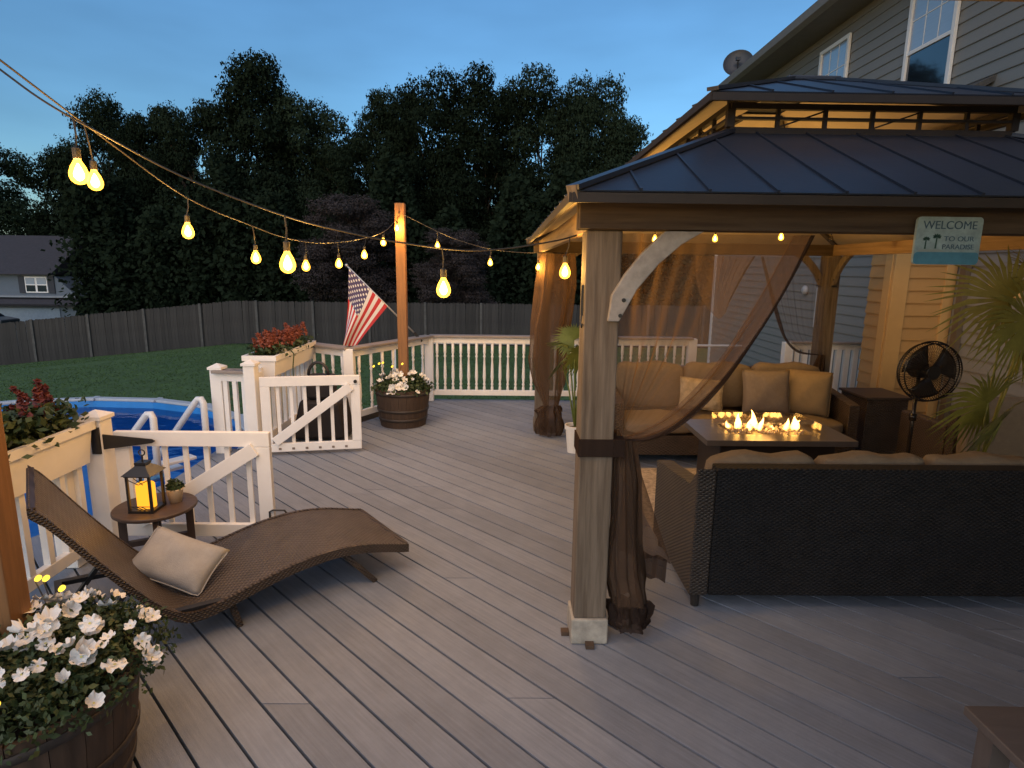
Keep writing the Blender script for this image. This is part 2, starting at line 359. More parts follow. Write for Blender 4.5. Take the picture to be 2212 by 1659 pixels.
# ------------------------------------------------------------------ railings, gates, flower boxes
def baluster_turned(z0, z1):
    b = B(); h = z1 - z0; sq = .019
    b.lathe([(sq, z0), (sq, z0 + .12 * h), (.012, z0 + .15 * h), (.021, z0 + .18 * h), (.013, z0 + .21 * h), (.022, z0 + .32 * h), (.018, z0 + .5 * h), (.012, z0 + .68 * h), (.020, z0 + .71 * h), (.012, z0 + .74 * h), (sq, z0 + .78 * h), (sq, z1)], 10)
    bmesh.ops.recalc_face_normals(b.b, faces=b.b.faces)
    me = bpy.data.meshes.new('baluster'); b.b.to_mesh(me); b.b.free(); me.polygons.foreach_set('use_smooth', [True] * len(me.polygons)); me.materials.append(WHITE); return me
BAL = baluster_turned(.10, .80)
def baluster_square(z0, z1, s=.019):
    b = B(); b.box(-s, s, -s, s, z0, z1); bmesh.ops.recalc_face_normals(b.b, faces=b.b.faces)
    me = bpy.data.meshes.new('baluster'); b.b.to_mesh(me); b.b.free(); me.materials.append(WHITE); return me
def rail(label, A, Bp, n, bal, cap=True, ztop=.875, z0=.08, group='white deck railings'):
    A, Bp = Vector((*A, 0)), Vector((*Bp, 0)); mid = (A + Bp) / 2
    r = root('deck_railing', mid, label, 'railing', group)
    up = Vector((0, 0, 1)); d = (Bp - A)
    if cap: B().bar(A + up * (ztop - .014) - d.normalized() * .05, Bp + up * (ztop - .014) + d.normalized() * .05, .15, .028).build('rail_cap', CAP, r, bevel=.006)
    B().bar(A + up * (ztop - .068), Bp + up * (ztop - .068), .045, .075).build('top_rail', WHITE, r, bevel=.004)
    B().bar(A + up * (z0 + .03), Bp + up * (z0 + .03), .045, .07).build('bottom_rail', WHITE, r, bevel=.004)
    for i in range(n):
        p = A + d * ((i + .5) / n); link('baluster', bal, None, r, p - mid)
    return r
def post(x, y, h=.9, s=.052, parent=None, capm=True, label=None, lean=0):
    if parent is None: parent = root('railing_post', (x, y, 0), label, 'post', 'white railing posts')
    B().box(x - s, x + s, y - s, y + s, .001, h).build('post_sleeve', WHITE, parent, bevel=.006)
    if capm:
        b = B(); t = s + .012
        b.box(x - t, x + t, y - t, y + t, h + .0005, h + .022)
        v = [b.b.verts.new(p) for p in ((x - t, y - t, h + .022), (x + t, y - t, h + .022), (x + t, y + t, h + .022), (x - t, y + t, h + .022), (x, y, h + .055))]
        for i in range(4): b.b.faces.new((v[i], v[(i + 1) % 4], v[4]))
        b.build('post_cap', WHITE, parent)
    return parent
SQ = baluster_square(.10, .80)
rail('white railing with turned balusters along the far end of the deck', (-.93, 7.84), (1.45, 7.84), 23, BAL)
rail('white turned railing behind the gazebo sofa, beside the house fence view', (1.5, 7.84), (2.42, 7.84), 8, BAL)
rail('white railing angled behind the far barrel and wood post', (-1.66, 6.55), (-1.0, 7.76), 7, BAL)
rail('short white railing section below the flag', (-2.24, 6.90), (-1.72, 6.55), 4, BAL)
rail('white railing under the flower box beside the far gate', (-2.29, 5.52), (-2.29, 6.86), 9, SQ, cap=False, ztop=.80)
rail('short bluish white railing between two posts at the pool edge', (-2.60, 5.47), (-2.34, 5.45), 3, SQ, ztop=.80)
rail('white railing under the long flower box beside the lounger', (-2.45, 1.0), (-2.45, 3.40), 17, SQ, cap=False, ztop=.80)
rail('white picket railing in front of the house wall beyond the gazebo', (3.66, 7.55), (4.74, 7.55), 10, baluster_square(.10, .80, .03))
for x, y, h, lb in ((-.98, 7.82, .86, 'white corner post at the bend of the far railing'), (-1.69, 6.53, .86, 'white corner post right of the flag, nearest bend of the railing'),
                    (-2.29, 6.9, .86, 'white corner post behind the far flower box'), (2.47, 7.84, .86, 'white end post seen through the gazebo'), (3.6, 7.55, .86, 'white end post of the railing by the house wall')):
    post(x, y, h, .055, label=lb, capm=False)
post(-2.30, 5.42, .85, label='white capped hinge post of the far gate')
post(-2.64, 5.5, .80, label='bluish white capped post nearest the pool')
hp = post(-2.42, 3.5, .84, .055, label='white capped hinge post of the near gate')
post(-2.52, 3.32, .62, .06, label='grey white stub post below the long flower box end', capm=False)

def gate(label, A, Bp, z0, z1, n, hinge):
    A, Bp = Vector((*A, 0)), Vector((*Bp, 0)); up = Vector((0, 0, 1)); d = Bp - A; u = d.normalized(); nrm = u.cross(up)
    r = root('deck_gate', (A + Bp) / 2, label, 'gate', 'white deck gates')
    sw = .085
    B().bar(A + up * (z1 - .045), Bp + up * (z1 - .045), .035, .09).build('top_rail', WHITE, r, bevel=.004)
    B().bar(A + up * (z0 + .04) + u * .002, Bp + up * (z0 + .04) - u * .002, .035, .08).build('bottom_rail', WHITE, r, bevel=.004)
    for e, s_ in ((A, 1), (Bp, -1)):
        B().bar(e + u * s_ * sw / 2 + nrm * .001 + up * (z0 + .082), e + u * s_ * sw / 2 + nrm * .001 + up * (z1 - .092), sw, .037, up=nrm).build('stile', WHITE, r, bevel=.003)
    for i in range(n):
        p = A + u * sw + (d - u * 2 * sw) * ((i + .5) / n)
        B().bar(p + up * (z0 + .02) - nrm * .024, p + up * (z1 - .02) - nrm * .024, .03, .012, up=nrm).build('picket', WHITE, r)
    B().bar(A + u * (sw + .02) + up * (z0 + .10) + nrm * .030, Bp - u * (sw + .0) + up * (z1 - .10) + nrm * .030, .022, .085).build('brace', WHITE, r, bevel=.003)
    if hinge:
        p = A + up * (z1 - .05) + nrm * .026
        b = B(); b.bar(p - u * .075 - up * .075 + nrm * .036, p - u * .075 + up * .085 + nrm * .036, .05, .012, up=nrm); b.build('hinge_plate', BLACK, r)
        p = p + nrm * .012; b = B(); b.prism([p + up * .04 - u * .06, p + u * .24 + up * .012, p + u * .26, p + u * .24 - up * .012, p - u * .06 - up * .055], nrm * .008); b.build('hinge_strap', BLACK, r)
        b = B(); q = Bp - u * .02 + nrm * .03 + up * (z0 + .06); b.tube([q, q + up * .11, q + up * .12 + u * .02, q + up * .12 + u * .09, q + u * .13 + up * .07], .006, 6); b.build('latch_loop', BLACK, r)
    else:
        p = Bp - u * .04 + up * (z1 - .055) + nrm * .02
        b = B(); b.tube([p, p + nrm * .02], .016, 10); b.build('latch', BLACK, r)
        for i in range(n):
            p = A + u * sw + (d - u * 2 * sw) * ((i + .5) / n) + up * (z0 + .03) + nrm * .0195
            B().box(-.012, .012, -.002, .002, -.01, .01, Matrix.Translation(p)).build('screw_plate', M('rusty_screw', (.2, .16, .13), .6), r)
    return r
gate('white picket gate with black strap hinge, nearer of two, behind the lounger', (-2.32, 3.5), (-1.40, 3.5), .10, .765, 6, True)
gate('white picket gate with diagonal brace, farther one, standing open before the black cart', (-2.22, 5.40), (-1.35, 5.56), .035, .745, 6, False)

def flowerbox(label, x0, x1, y0, y1, zb, zt):
    r = root('flower_box', ((x0 + x1) / 2, (y0 + y1) / 2, zb), label, 'planter', 'white flower boxes on the railing')
    cxm, cym = (x0 + x1) / 2, (y0 + y1) / 2; ins = .025
    def ring(i, z): return [(x0 + i, y0 + i, z), (x1 - i, y0 + i, z), (x1 - i, y1 - i, z), (x0 + i, y1 - i, z)]
    b = B(); lo, hi, inn, ib = ([b.b.verts.new(p) for p in ring(*a)] for a in ((ins, zb), (.006, zt - .05), (.02, zt - .05), (.03, zb + .02)))
    b.b.faces.new(lo)
    for a, c in ((lo, hi), (hi, inn), (inn, ib)):
        for i in range(4): b.b.faces.new((a[i], a[(i + 1) % 4], c[(i + 1) % 4], c[i]))
    b.build('box_body', WHITE, r)
    b = B()
    for a, c in (((x0 - .01, x1 + .01), (y0 - .01, y0 + .018)), ((x0 - .01, x1 + .01), (y1 - .018, y1 + .01))): b.box(*a, *c, zt - .049, zt)
    b.box(x0 - .01, x0 + .018, y0 + .019, y1 - .019, zt - .049, zt); b.box(x1 - .018, x1 + .01, y0 + .019, y1 - .019, zt - .049, zt)
    b.build('box_lip', WHITE, r)
    b = B(); b.box(x0 + .031, x1 - .031, y0 + .031, y1 - .031, zb + .05, zt - .06); b.build('soil', SOIL, r)
    return r
flowerbox('long white flower box on the railing beside the lounger', -2.66, -2.39, 1.1, 3.42, .60, .845)
flowerbox('white flower box on the railing behind the far gate', -2.44, -2.14, 5.60, 6.80, .71, .91)

def bush(name, label, cat, c, ext, nl, size, mat, parent=None, seed=1, group=None):
    rng = np.random.default_rng(seed); P = rng.normal(size=(nl, 3)); P /= np.linalg.norm(P, axis=1)[:, None]; nrm = P.copy()
    P *= (rng.random(nl) ** .45)[:, None] * (1 + .25 * rng.random(nl)[:, None]); P = P * np.array(ext)
    P[:, 2] = np.abs(P[:, 2]) if cat != 'sphere' else P[:, 2]
    return leafmesh(name, P, nrm, size, rng), P
def bloom_mesh(r=.026, n=6, mat=PETAL, cup=0, ruf=.002):
    b = B(); cen = b.b.verts.new((0, 0, 0)); ring = []
    for k in range(n * 4):
        a = 2 * PI * k / (n * 4); rr = r * (.90 + .10 * abs(math.cos(n * a / 2)) ** .5 - .06 * (abs(math.cos(n * a / 2)) < .25) + .03 * math.sin(11 * a)); ring.append((b.b.verts.new((math.cos(a) * r * .45, math.sin(a) * r * .45, .004)), b.b.verts.new((math.cos(a) * rr, math.sin(a) * rr, .009 + cup + .005 * math.cos(n * a) + ruf * math.sin(7 * a + n)))))
    N = len(ring)
    for k in range(N):
        a, c = ring[k], ring[(k + 1) % N]; b.b.faces.new((cen, a[0], c[0])); b.b.faces.new((a[0], a[1], c[1], c[0]))
    e0 = len(b.b.faces)
    v = [b.b.verts.new((math.cos(2 * PI * k / 6) * r * .14, math.sin(2 * PI * k / 6) * r * .14, .006)) for k in range(6)]; f = b.b.faces.new(v); f.material_index = 1
    me = bpy.data.meshes.new('blossom'); b.b.to_mesh(me); b.b.free(); me.materials.append(mat); me.materials.append(PETALC); return me
def spike_mesh(mat):
    rng = np.random.default_rng(9); n = 46; t_ = rng.random(n); a = rng.random(n) * 6.28; rr = .026 * (1.05 - t_)
    P = np.stack([np.cos(a) * rr, np.sin(a) * rr, t_ * .11], 1); me = leafmesh('blossom', P, P * 8, .016, rng, .8); me.materials.append(mat); return me
BLOOMS = [bloom_mesh(.026, 6), bloom_mesh(.024, 5, cup=.012, ruf=.005), bloom_mesh(.027, 6, cup=-.004, ruf=.004), bloom_mesh(.017, 5, cup=.02, ruf=.003)]
BLOOM, SPIKE, SPIKEO, PINKB = bloom_mesh(), spike_mesh(RED), spike_mesh(ORANGE), bloom_mesh(.04, 5, PINK)
def redplant(label, x0, x1, y0, y1, z, ht, nl, ns, seed, spk=SPIKE):
    r = root('flowering_plant', ((x0 + x1) / 2, (y0 + y1) / 2, z), label, 'plant', 'red flowers in the railing boxes')
    rng = np.random.default_rng(seed); P = np.stack([rng.uniform(x0, x1, nl), rng.uniform(y0, y1, nl), z + ht * rng.random(nl) ** .8], 1)
    P[:, 0] += rng.normal(size=nl) * .04; P[:, 1] += rng.normal(size=nl) * .04
    me = leafmesh('foliage', P - np.array(WL[r]), np.tile((0, 0, .8), (nl, 1)), .024, rng); props(link('foliage', me, LEAF, r), kind='stuff')
    for i in range(ns):
        o = link('blossom', spk, None, r, (rng.uniform(x0, x1) - WL[r].x, rng.uniform(y0, y1) - WL[r].y, ht * rng.uniform(.65, 1.05)))
        o.rotation_euler = (rng.normal() * .25, rng.normal() * .25, rng.random() * 6); s_ = rng.uniform(.7, 1.25); o.scale = (s_, s_, s_)
    return r
redplant('dark red flowering plant in the long flower box by the pool', -2.66, -2.42, 1.3, 3.36, .79, .20, 6500, 70, 11)
rp = redplant('orange red flowers filling the far flower box', -2.41, -2.17, 5.68, 6.72, .85, .14, 2200, 60, 12, SPIKEO)
for i in range(14):
    o = link('white_blossom', BLOOM, None, rp, (random.uniform(.0, .14), random.uniform(-.35, .1), random.uniform(-.02, .09))); o.rotation_euler = (random.uniform(-1, 1), random.uniform(-1, 1), 0)
b = B(); b.tube([(-2.15, 6.0, .93), (-2.09, 5.96, .88), (-2.10, 5.94, .75), (-2.10, 5.93, .6)], .006, 6); b.build('trailing_stem', LEAF, rp)

# black covered cart behind the far gate
cart = root('pump_cart', (-1.92, 6.1, 0), 'black covered cart with a looped handle behind the far gate', 'cart')
b = B(); b.prism([(-2.14, 5.86, .02), (-1.60, 5.9, .02), (-1.66, 5.9, .40), (-2.04, 5.88, .42)], (.02, .34, 0)); b.build('cart_body', M('black_cover', (.018, .014, .014), .7, .3, 6, bump=.4), cart, bevel=.03)
b = B(); b.box(-1.99, -1.72, 5.93, 6.14, .421, .66); b.build('upper_case', M('black_cover', (0, 0, 0)), cart, bevel=.03)
b = B(); b.tube([(-1.97 + .1 * (1 - math.cos(a)), 6.0, .66 + .13 * math.sin(a)) for a in np.linspace(0, PI, 10)], .016, 8); b.build('loop_handle', RUBBER, cart, smooth=True)
for x in (-2.08, -1.68):
    b = B(); b.tube([(x, 6.22, .06), (x, 6.26, .06)], .058, 14); b.build('wheel', RUBBER, cart)

# ------------------------------------------------------------------ barrels with flowers and light posts
def barrel(label, x, y, rt, rb, h, seed):
    r = root('half_barrel', (x, y, 0), label, 'planter', 'wooden half-barrel planters')
    n = 22; rj = random.Random(seed)
    b = B()
    prof = [(rb, 0), (rb + (rt - rb) * .45, h * .3), (rb + (rt - rb) * .85, h * .7), (rt, h)]
    hw = PI / n * .975
    outr = [[b.b.verts.new((rr * math.cos(a), rr * math.sin(a), z)) for a in (-hw, 0, hw)] for rr, z in prof]
    innr = [[b.b.verts.new(((rr - .022) * math.cos(a), (rr - .022) * math.sin(a), z)) for a in (-hw, 0, hw)] for rr, z in prof]
    for i in range(3):
        for j in range(2):
            b.b.faces.new((outr[i][j], outr[i][j + 1], outr[i + 1][j + 1], outr[i + 1][j])); b.b.faces.new((innr[i][j], innr[i + 1][j], innr[i + 1][j + 1], innr[i][j + 1]))
        b.b.faces.new((outr[i][0], outr[i + 1][0], innr[i + 1][0], innr[i][0])); b.b.faces.new((outr[i][2], innr[i][2], innr[i + 1][2], outr[i + 1][2]))
    for j in range(2): b.b.faces.new((outr[3][j], outr[3][j + 1], innr[3][j + 1], innr[3][j])); b.b.faces.new((outr[0][j], innr[0][j], innr[0][j + 1], outr[0][j + 1]))
    bmesh.ops.recalc_face_normals(b.b, faces=b.b.faces); me = bpy.data.meshes.new('stave'); b.b.to_mesh(me); b.b.free(); me.materials.append(BARREL)
    for i in range(n):
        o = link('stave', me, None, r); o.rotation_euler.z = 2 * PI * i / n; o.scale = (1, 1, 1 + rj.uniform(-.01, .01)); o.location.z = .001
    for z in (.18, .42, .86):
        rr = rb + (rt - rb) * min(1, (z * 1.35 if z < .5 else .93)) + .004
        b = B(); b.lathe([(rr, z * h), (rr + .005, z * h + .001), (rr + .007, z * h + .029), (rr + .002, z * h + .03)], 32, (x, y, 0), cap=False); b.build('hoop', HOOP, r, smooth=True)
    b = B(); b.lathe([(.01, h * .84), (rt - .03, h * .82)], 22, (x, y, 0), cap=False); b.build('soil', SOIL, r)
    return r
def petunias(label, x, y, z, rx, ry, hz, nl, nb, seed, size=.022, bs=1, avoid=None):
    r = root('petunia_plant', (x, y, z), label, 'plant', 'white petunias in the barrels')
    rng = np.random.default_rng(seed); me, P = bush('foliage', '', '', (0, 0, 0), (rx, ry, hz), nl, size, LEAF, seed=seed)
    props(link('foliage', me, LEAF, r), kind='stuff')
    i = 0
    while i < nb:
        a = rng.random() * 6.283; rr = rng.random() ** .5 * 1.08; p = Vector((rx * rr * math.cos(a), ry * rr * math.sin(a), hz * (1.12 * math.sqrt(max(.04, 1.2 - rr * rr))) * rng.uniform(.78, 1.1)))
        o = link('blossom', BLOOMS[int(rng.choice(4, p=(.36, .26, .26, .12)))], None, r, p); s_ = bs * rng.uniform(.68, 1.28); o.scale = (s_, s_, s_)
        nrm = (Vector((p.x / rx, p.y / ry, .9)) + Vector(rng.normal(size=3)) * .45 + Vector((0, -.3, .2))); o.rotation_euler = nrm.to_track_quat('Z', 'Y').to_euler(); i += 1
    return r
def solar(label, pts):
    r = root('solar_stake_light', pts[0][0], label, 'garden light', 'small yellow solar lights in the barrels')
    for p, q in pts:
        b = B(); b.tube([p, ((p[0] + q[0]) / 2 + .01, (p[1] + q[1]) / 2, (p[2] + q[2]) / 2 + .03), q], .0025, 5); b.build('stem', BLACK, r)
        b = B(); d = Vector((.5, .2, .55)).normalized(); q = Vector(q)
        b.tube([q, q + d * .006, q + d * .016, q + d * .024, q + d * .028], [.004, .009, .011, .008, .002], 8); b.build('lamp_tip', emit('solar_glow', (1, .62, .06), 1.1), r, smooth=True)
    return r
barrel('dark oak half-barrel planter in the near left corner', -1.54, 1.72, .33, .27, .44, 1)
barrel('oak half-barrel planter at the bend of the far railing', -1.13, 6.62, .30, .25, .42, 2)
petunias('white petunias spilling over the near left barrel', -1.49, 1.77, .42, .33, .34, .15, 8500, 88, 21, .012, 1.1)
petunias('white petunias filling the far barrel', -1.13, 6.62, .38, .30, .27, .17, 2600, 44, 22, .022, 1.5)
pk = root('pink_petunia', (-1.40, 1.50, .44), 'pale pink petunia at the bottom left corner of the picture', 'plant')
for dx, dy, dz in ((-.10, -.02, 0), (-.16, -.05, .01)):
    o = link('blossom', PINKB, None, pk, (dx, dy, dz + .05)); o.rotation_euler = (random.uniform(-.4, .4), random.uniform(-.4, .4), 0)
b = B(); b.tube([(-1.40, 1.50, .40), (-1.40, 1.50, .49)], .004, 5); b.build('stem', LEAF, pk)
solar('three yellow solar light tips above the near barrel flowers', [((-1.50, 1.86, .42), (-1.77, 2.12, .56)), ((-1.50, 1.86, .42), (-1.74, 2.12, .56)), ((-1.48, 1.86, .42), (-1.67, 2.10, .53)), ((-1.42, 1.55, .42), (-1.40, 1.47, .54))])
solar('pale yellow solar light tips above the far barrel flowers', [((-1.3, 6.5, .42), (-1.42, 6.45, .67)), ((-1.3, 6.5, .42), (-1.36, 6.45, .70)), ((-1.3, 6.5, .42), (-1.32, 6.45, .71)), ((-1.25, 6.5, .42), (-1.22, 6.45, .67)), ((-1.2, 6.5, .42), (-1.11, 6.45, .70))])
def lightpost(label, x, y, z0, h, s):
    r = root('light_post', (x, y, z0), label, 'post', 'orange pine posts carrying the string lights')
    B().box(x - s, x + s, y - s, y + s, z0, h).build('timber', POSTW, r, bevel=.004)
    b = B(); b.tube([(x + .0, y - s - .001, h - .1), (x, y - s - .03, h - .1), (x, y - s - .035, h - .085)], .004, 6); b.build('hook', BLACK, r)
lightpost('orange pine post rising from the near left barrel at the left edge', -1.66, 1.86, .12, 2.46, .045)
lightpost('orange pine post standing in the far barrel', -1.115, 6.62, .12, 2.40, .05)

# ------------------------------------------------------------------ lounger, pillow, side table, lantern
LA, LC = .659, Vector((-.737, 3.491, 0)); LU = Vector((math.cos(LA), math.sin(LA), 0)); LV = Vector((-LU.y, LU.x, 0))
def lz(s): # side profile of the wave-shaped chaise: s from foot (0) to head
    key = [(0, .165), (.12, .205), (.28, .248), (.45, .265), (.65, .25), (.85, .205), (1.0, .165), (1.12, .145), (1.20, .175), (1.30, .30), (1.42, .47), (1.54, .655), (1.65, .83)]
    for (a, za), (c, zc) in zip(key, key[1:]):
        if s <= c:
            return za + (zc - za) * (s - a) / (c - a)
    return key[-1][1]
def lzs(s): return sum(lz(min(1.65, max(0, s + d))) for d in (-.06, -.03, 0, .03, .06)) / 5
def lp(s, v, dz=0): return LC - LU * s + LV * v + Vector((0, 0, lzs(s) + dz))
lounger = root('chaise_lounger', (LC - LU * .8).to_tuple(), 'brown wicker wave-shaped chaise lounger with raised back', 'lounger')
LW = .325
def lsurf(u, v):
    # closed slab: v runs round the section
    sec = [(-LW, 0), (-LW, .036), (-LW + .02, .042), (LW - .02, .042), (LW, .036), (LW, 0)]
    s = u * 1.65; i = v * 5; k0 = int(min(4, math.floor(i))); tt = i - k0
    a, c = sec[k0], sec[k0 + 1]
    return lp(s, a[0] + (c[0] - a[0]) * tt, a[1] + (c[1] - a[1]) * tt - .03)
b = B(); b.grid(lambda u, v: lp(u * 1.65, -LW + .012 + v * (2 * LW - .024), .004), 56, 8, (110, 44)); b.build('woven_top', LOUNGE, lounger, smooth=True)
b = B(); b.grid(lambda u, v: lp(u * 1.65, -LW + .012 + v * (2 * LW - .024), -.03), 40, 4); b.build('woven_underside', M('wicker_under', (.05, .035, .028), .6), lounger, smooth=True)
LFR = wicker('lounger_edge', (.045, .031, .023), 60)
for sv in (-1, 1):
    b = B(); vv = [[b.b.verts.new(lp(i / 40 * 1.65, sv * (LW - .02 + a), c)) for a, c in ((0, -.04), (.02, -.04), (.02, .009), (0, .009))] for i in range(41)]
    for i in range(40):
        for k in range(4): b.b.faces.new((vv[i][k], vv[i][(k + 1) % 4], vv[i + 1][(k + 1) % 4], vv[i + 1][k]))
    b.b.faces.new(vv[0]); b.b.faces.new(vv[40]); b.build('side_frame', LFR, lounger, smooth=False)
for s in (0.008, 1.642):
    B().bar(lp(s, -LW + .021, -.015), lp(s, LW - .021, -.015), .03, .046).build('end_frame', LFR, lounger, bevel=.004)
for s, e in ((.38, .20), (.95, .92)):
    for sv in (-1, 1):
        a = lp(s, sv * .27, -.04); c = LC - LU * e + LV * sv * .28; c.z = .001
        B().bar(a, c, .03, .045, up=LV).build('leg', LFR, lounger, bevel=.003)
# frame that props the back up
bk = [lp(1.34, sv * .28, -.05) for sv in (-1, 1)]
for sv in (-1, 1):
    a = lp(1.36, sv * .27, -.045); c = LC - LU * 1.62 + LV * sv * .29; c.z = .002
    b = B(); b.bar(a, c, .02, .03, up=LV); b.build('back_strut', BLACK, lounger)
    c2 = LC - LU * .96 + LV * sv * .29; c2.z = .16
    d2 = LC - LU * 1.60 + LV * sv * .29; d2.z = .20
    b = B(); b.bar(c2, d2, .022, .035, up=LV); b.build('base_rail', BLACK, lounger)
for s, z in ((1.60, .20), (1.60, .05)):
    b = B(); b.bar(LC - LU * s - LV * .28 + Vector((0, 0, z)), LC - LU * s + LV * .28 + Vector((0, 0, z)), .03, .045 if z > .1 else .02); b.build('cross_bar', BLACK, lounger)

def pillow(name, label, c, w_, h_, t_, mtx, mat, cat='pillow', group=None, wel=True, pinch=.07):
    r = root(name, c, label, cat, group)
    def f(sgn):
        def g(u, v):
            a, e = u * 2 - 1, v * 2 - 1
            k = (1 - abs(a) ** 2.6) * (1 - abs(e) ** 2.6); cr = 1 - pinch * (1 - abs(a) ** 2) * (abs(e) ** 3); cr2 = 1 - pinch * (1 - abs(e) ** 2) * (abs(a) ** 3)
            wob = .012 * math.sin(a * 5 + 1.3) * math.sin(e * 4 + .4)
            return Vector(c) + mtx @ Vector((a * w_ / 2 * cr2, sgn * (t_ / 2 * max(0, k) ** .55 + wob * k), e * h_ / 2 * cr))
        return g
    b = B(); b.grid(f(1), 14, 14); b.grid(f(-1), 14, 14); bmesh.ops.remove_doubles(b.b, verts=b.b.verts, dist=.0005); b.build('cover', mat, r, smooth=True)
    if wel:
        pts = []
        for i in range(40):
            a = 2 * PI * i / 40; x = max(-1, min(1, 1.35 * math.cos(a))); z = max(-1, min(1, 1.35 * math.sin(a)))
            pts.append(Vector(c) + mtx @ Vector((x * w_ / 2 * (1 - pinch * (1 - z * z) * abs(x) ** 3), 0, z * h_ / 2 * (1 - pinch * (1 - x * x) * abs(z) ** 3))))
        b = B(); b.tube(pts, .004, 5, closed=True); b.build('seam', mat, r, smooth=True)
    return r
pm = Matrix.Rotation(LA - .75, 3, 'Z') @ Matrix.Rotation(.30, 3, 'Y') @ Matrix.Rotation(-1.0, 3, 'X')
pillow('throw_pillow', 'pale grey linen pillow lying on the lounger', (-1.63, 2.82, .285), .40, .27, .13, pm, LINEN)

TX, TY, TZ = -1.965, 3.235, .405
tb = root('side_table', (TX, TY, 0), 'small round brown side table behind the lounger', 'table')
TBW = M('brown_table', (.075, .05, .04), .5, .2, 6, (1, 8, 1), .2)
b = B(); b.lathe([(.205, TZ - .022), (.213, TZ - .016), (.213, TZ - .004), (.209, TZ)], 40, (TX, TY, 0)); b.build('table_top', TBW, tb, smooth=False)
for k in range(4):
    a = .5 + k * PI / 2; p = Vector((TX + .165 * math.cos(a), TY + .165 * math.sin(a), 0))
    B().box(-.02, .02, -.014, .014, .001, TZ - .0225, Matrix.Translation(p) @ Matrix.Rotation(a, 4, 'Z')).build('leg', TBW, tb, bevel=.002)
for k in range(2):
    a = .5 + k * PI / 2; q = Vector((math.cos(a), math.sin(a), 0)) * .15
    B().bar(Vector((TX, TY, .20 + .031 * k)) - q, Vector((TX, TY, .20 + .031 * k)) + q, .03, .03).build('stretcher', TBW, tb)
lx, ly, lz0 = TX - .01, TY - .055, TZ
lan = root('candle_lantern', (lx, ly, lz0), 'black metal lantern with a glowing amber candle on the side table', 'lantern')
s_ = .048
B().box(lx - s_ - .006, lx + s_ + .006, ly - s_ - .006, ly + s_ + .006, lz0 + .001, lz0 + .012).build('base', BLACK, lan)
for dx in (-1, 1):
    for dy in (-1, 1): B().box(lx + dx * s_ - .005, lx + dx * s_ + .005, ly + dy * s_ - .005, ly + dy * s_ + .005, lz0 + .0125, lz0 + .165).build('corner_bar', BLACK, lan)
b = B(); b.box(lx - s_ - .008, lx + s_ + .008, ly - s_ - .008, ly + s_ + .008, lz0 + .1655, lz0 + .175)
t_ = s_ + .016; v = [b.b.verts.new((lx + a * t_, ly + c * t_, lz0 + .172)) for a, c in ((-1, -1), (1, -1), (1, 1), (-1, 1))]; v2 = [b.b.verts.new((lx + a * .02, ly + c * .02, lz0 + .21)) for a, c in ((-1, -1), (1, -1), (1, 1), (-1, 1))]
for i in range(4): b.b.faces.new((v[i], v[(i + 1) % 4], v2[(i + 1) % 4], v2[i]))
b.b.faces.new(v2); b.b.faces.new(v[::-1]); b.build('lantern_roof', BLACK, lan)
b = B(); b.box(lx - .024, lx + .024, ly - .024, ly + .024, lz0 + .2105, lz0 + .222); b.build('vent_cap', BLACK, lan)
b = B(); b.tube([(lx, ly, lz0 + .2225), (lx, ly, lz0 + .25)], .004, 6); b.tube([(lx + .013 * math.cos(a), ly, lz0 + .262 + .013 * math.sin(a)) for a in np.linspace(0, 2 * PI, 14)[:-1]], .003, 5, closed=True); b.build('hanging_ring', BLACK, lan)
b = B(); b.lathe([(.0, lz0 + .014), (.038, lz0 + .014), (.038, lz0 + .116), (.034, lz0 + .122), (.01, lz0 + .108)], 20, (lx, ly, 0), cap=False); b.build('candle', emit('candle_glow', (1, .38, .025), .85), lan, smooth=True)
for (p0, p1) in (((-.04, .03), (.0, .012)), ((-.02, .03), (.02, .012)), ((.0, .03), (.04, .012)), ((-.043, .03), (.043, .03)), ((-.04, .15), (.0, .13)), ((0, .13), (.04, .15)), ((-.02, .16), (.02, .13))):
    b = B(); b.tube([(lx + p0[0], ly - s_, lz0 + p0[1]), (lx + p1[0], ly - s_, lz0 + p1[1])], .002, 5); b.build('scroll_bar', BLACK, lan)
cl_ = bpy.data.lights.new('candle_light', 'POINT'); cl_.energy = .15; cl_.color = (1, .45, .08); cl_.shadow_soft_size = .03; co = bpy.data.objects.new('candle_light', cl_); COL.objects.link(co); co.location = (0, -.044, .09); co.parent = lan
lan.scale = (1.25,) * 3
pp_ = root('potted_succulent', (TX + .085, TY + .06, TZ), 'little green plant in a cream pot right behind the lantern', 'plant')
b = B(); b.lathe([(.04, TZ + .001), (.055, TZ + .09), (.058, TZ + .10), (.05, TZ + .10), (.047, TZ + .08)], 20, (TX + .085, TY + .06, 0)); b.build('pot', M('cream_pot', (.62, .50, .34), .5), pp_, smooth=True)
me, _ = bush('foliage', '', '', 0, (.05, .05, .06), 240, .018, LEAF, seed=31); o = link('foliage', me, LEAF, pp_, (0, 0, .10)); o['kind'] = 'stuff'; pp_.scale = (.8,) * 3

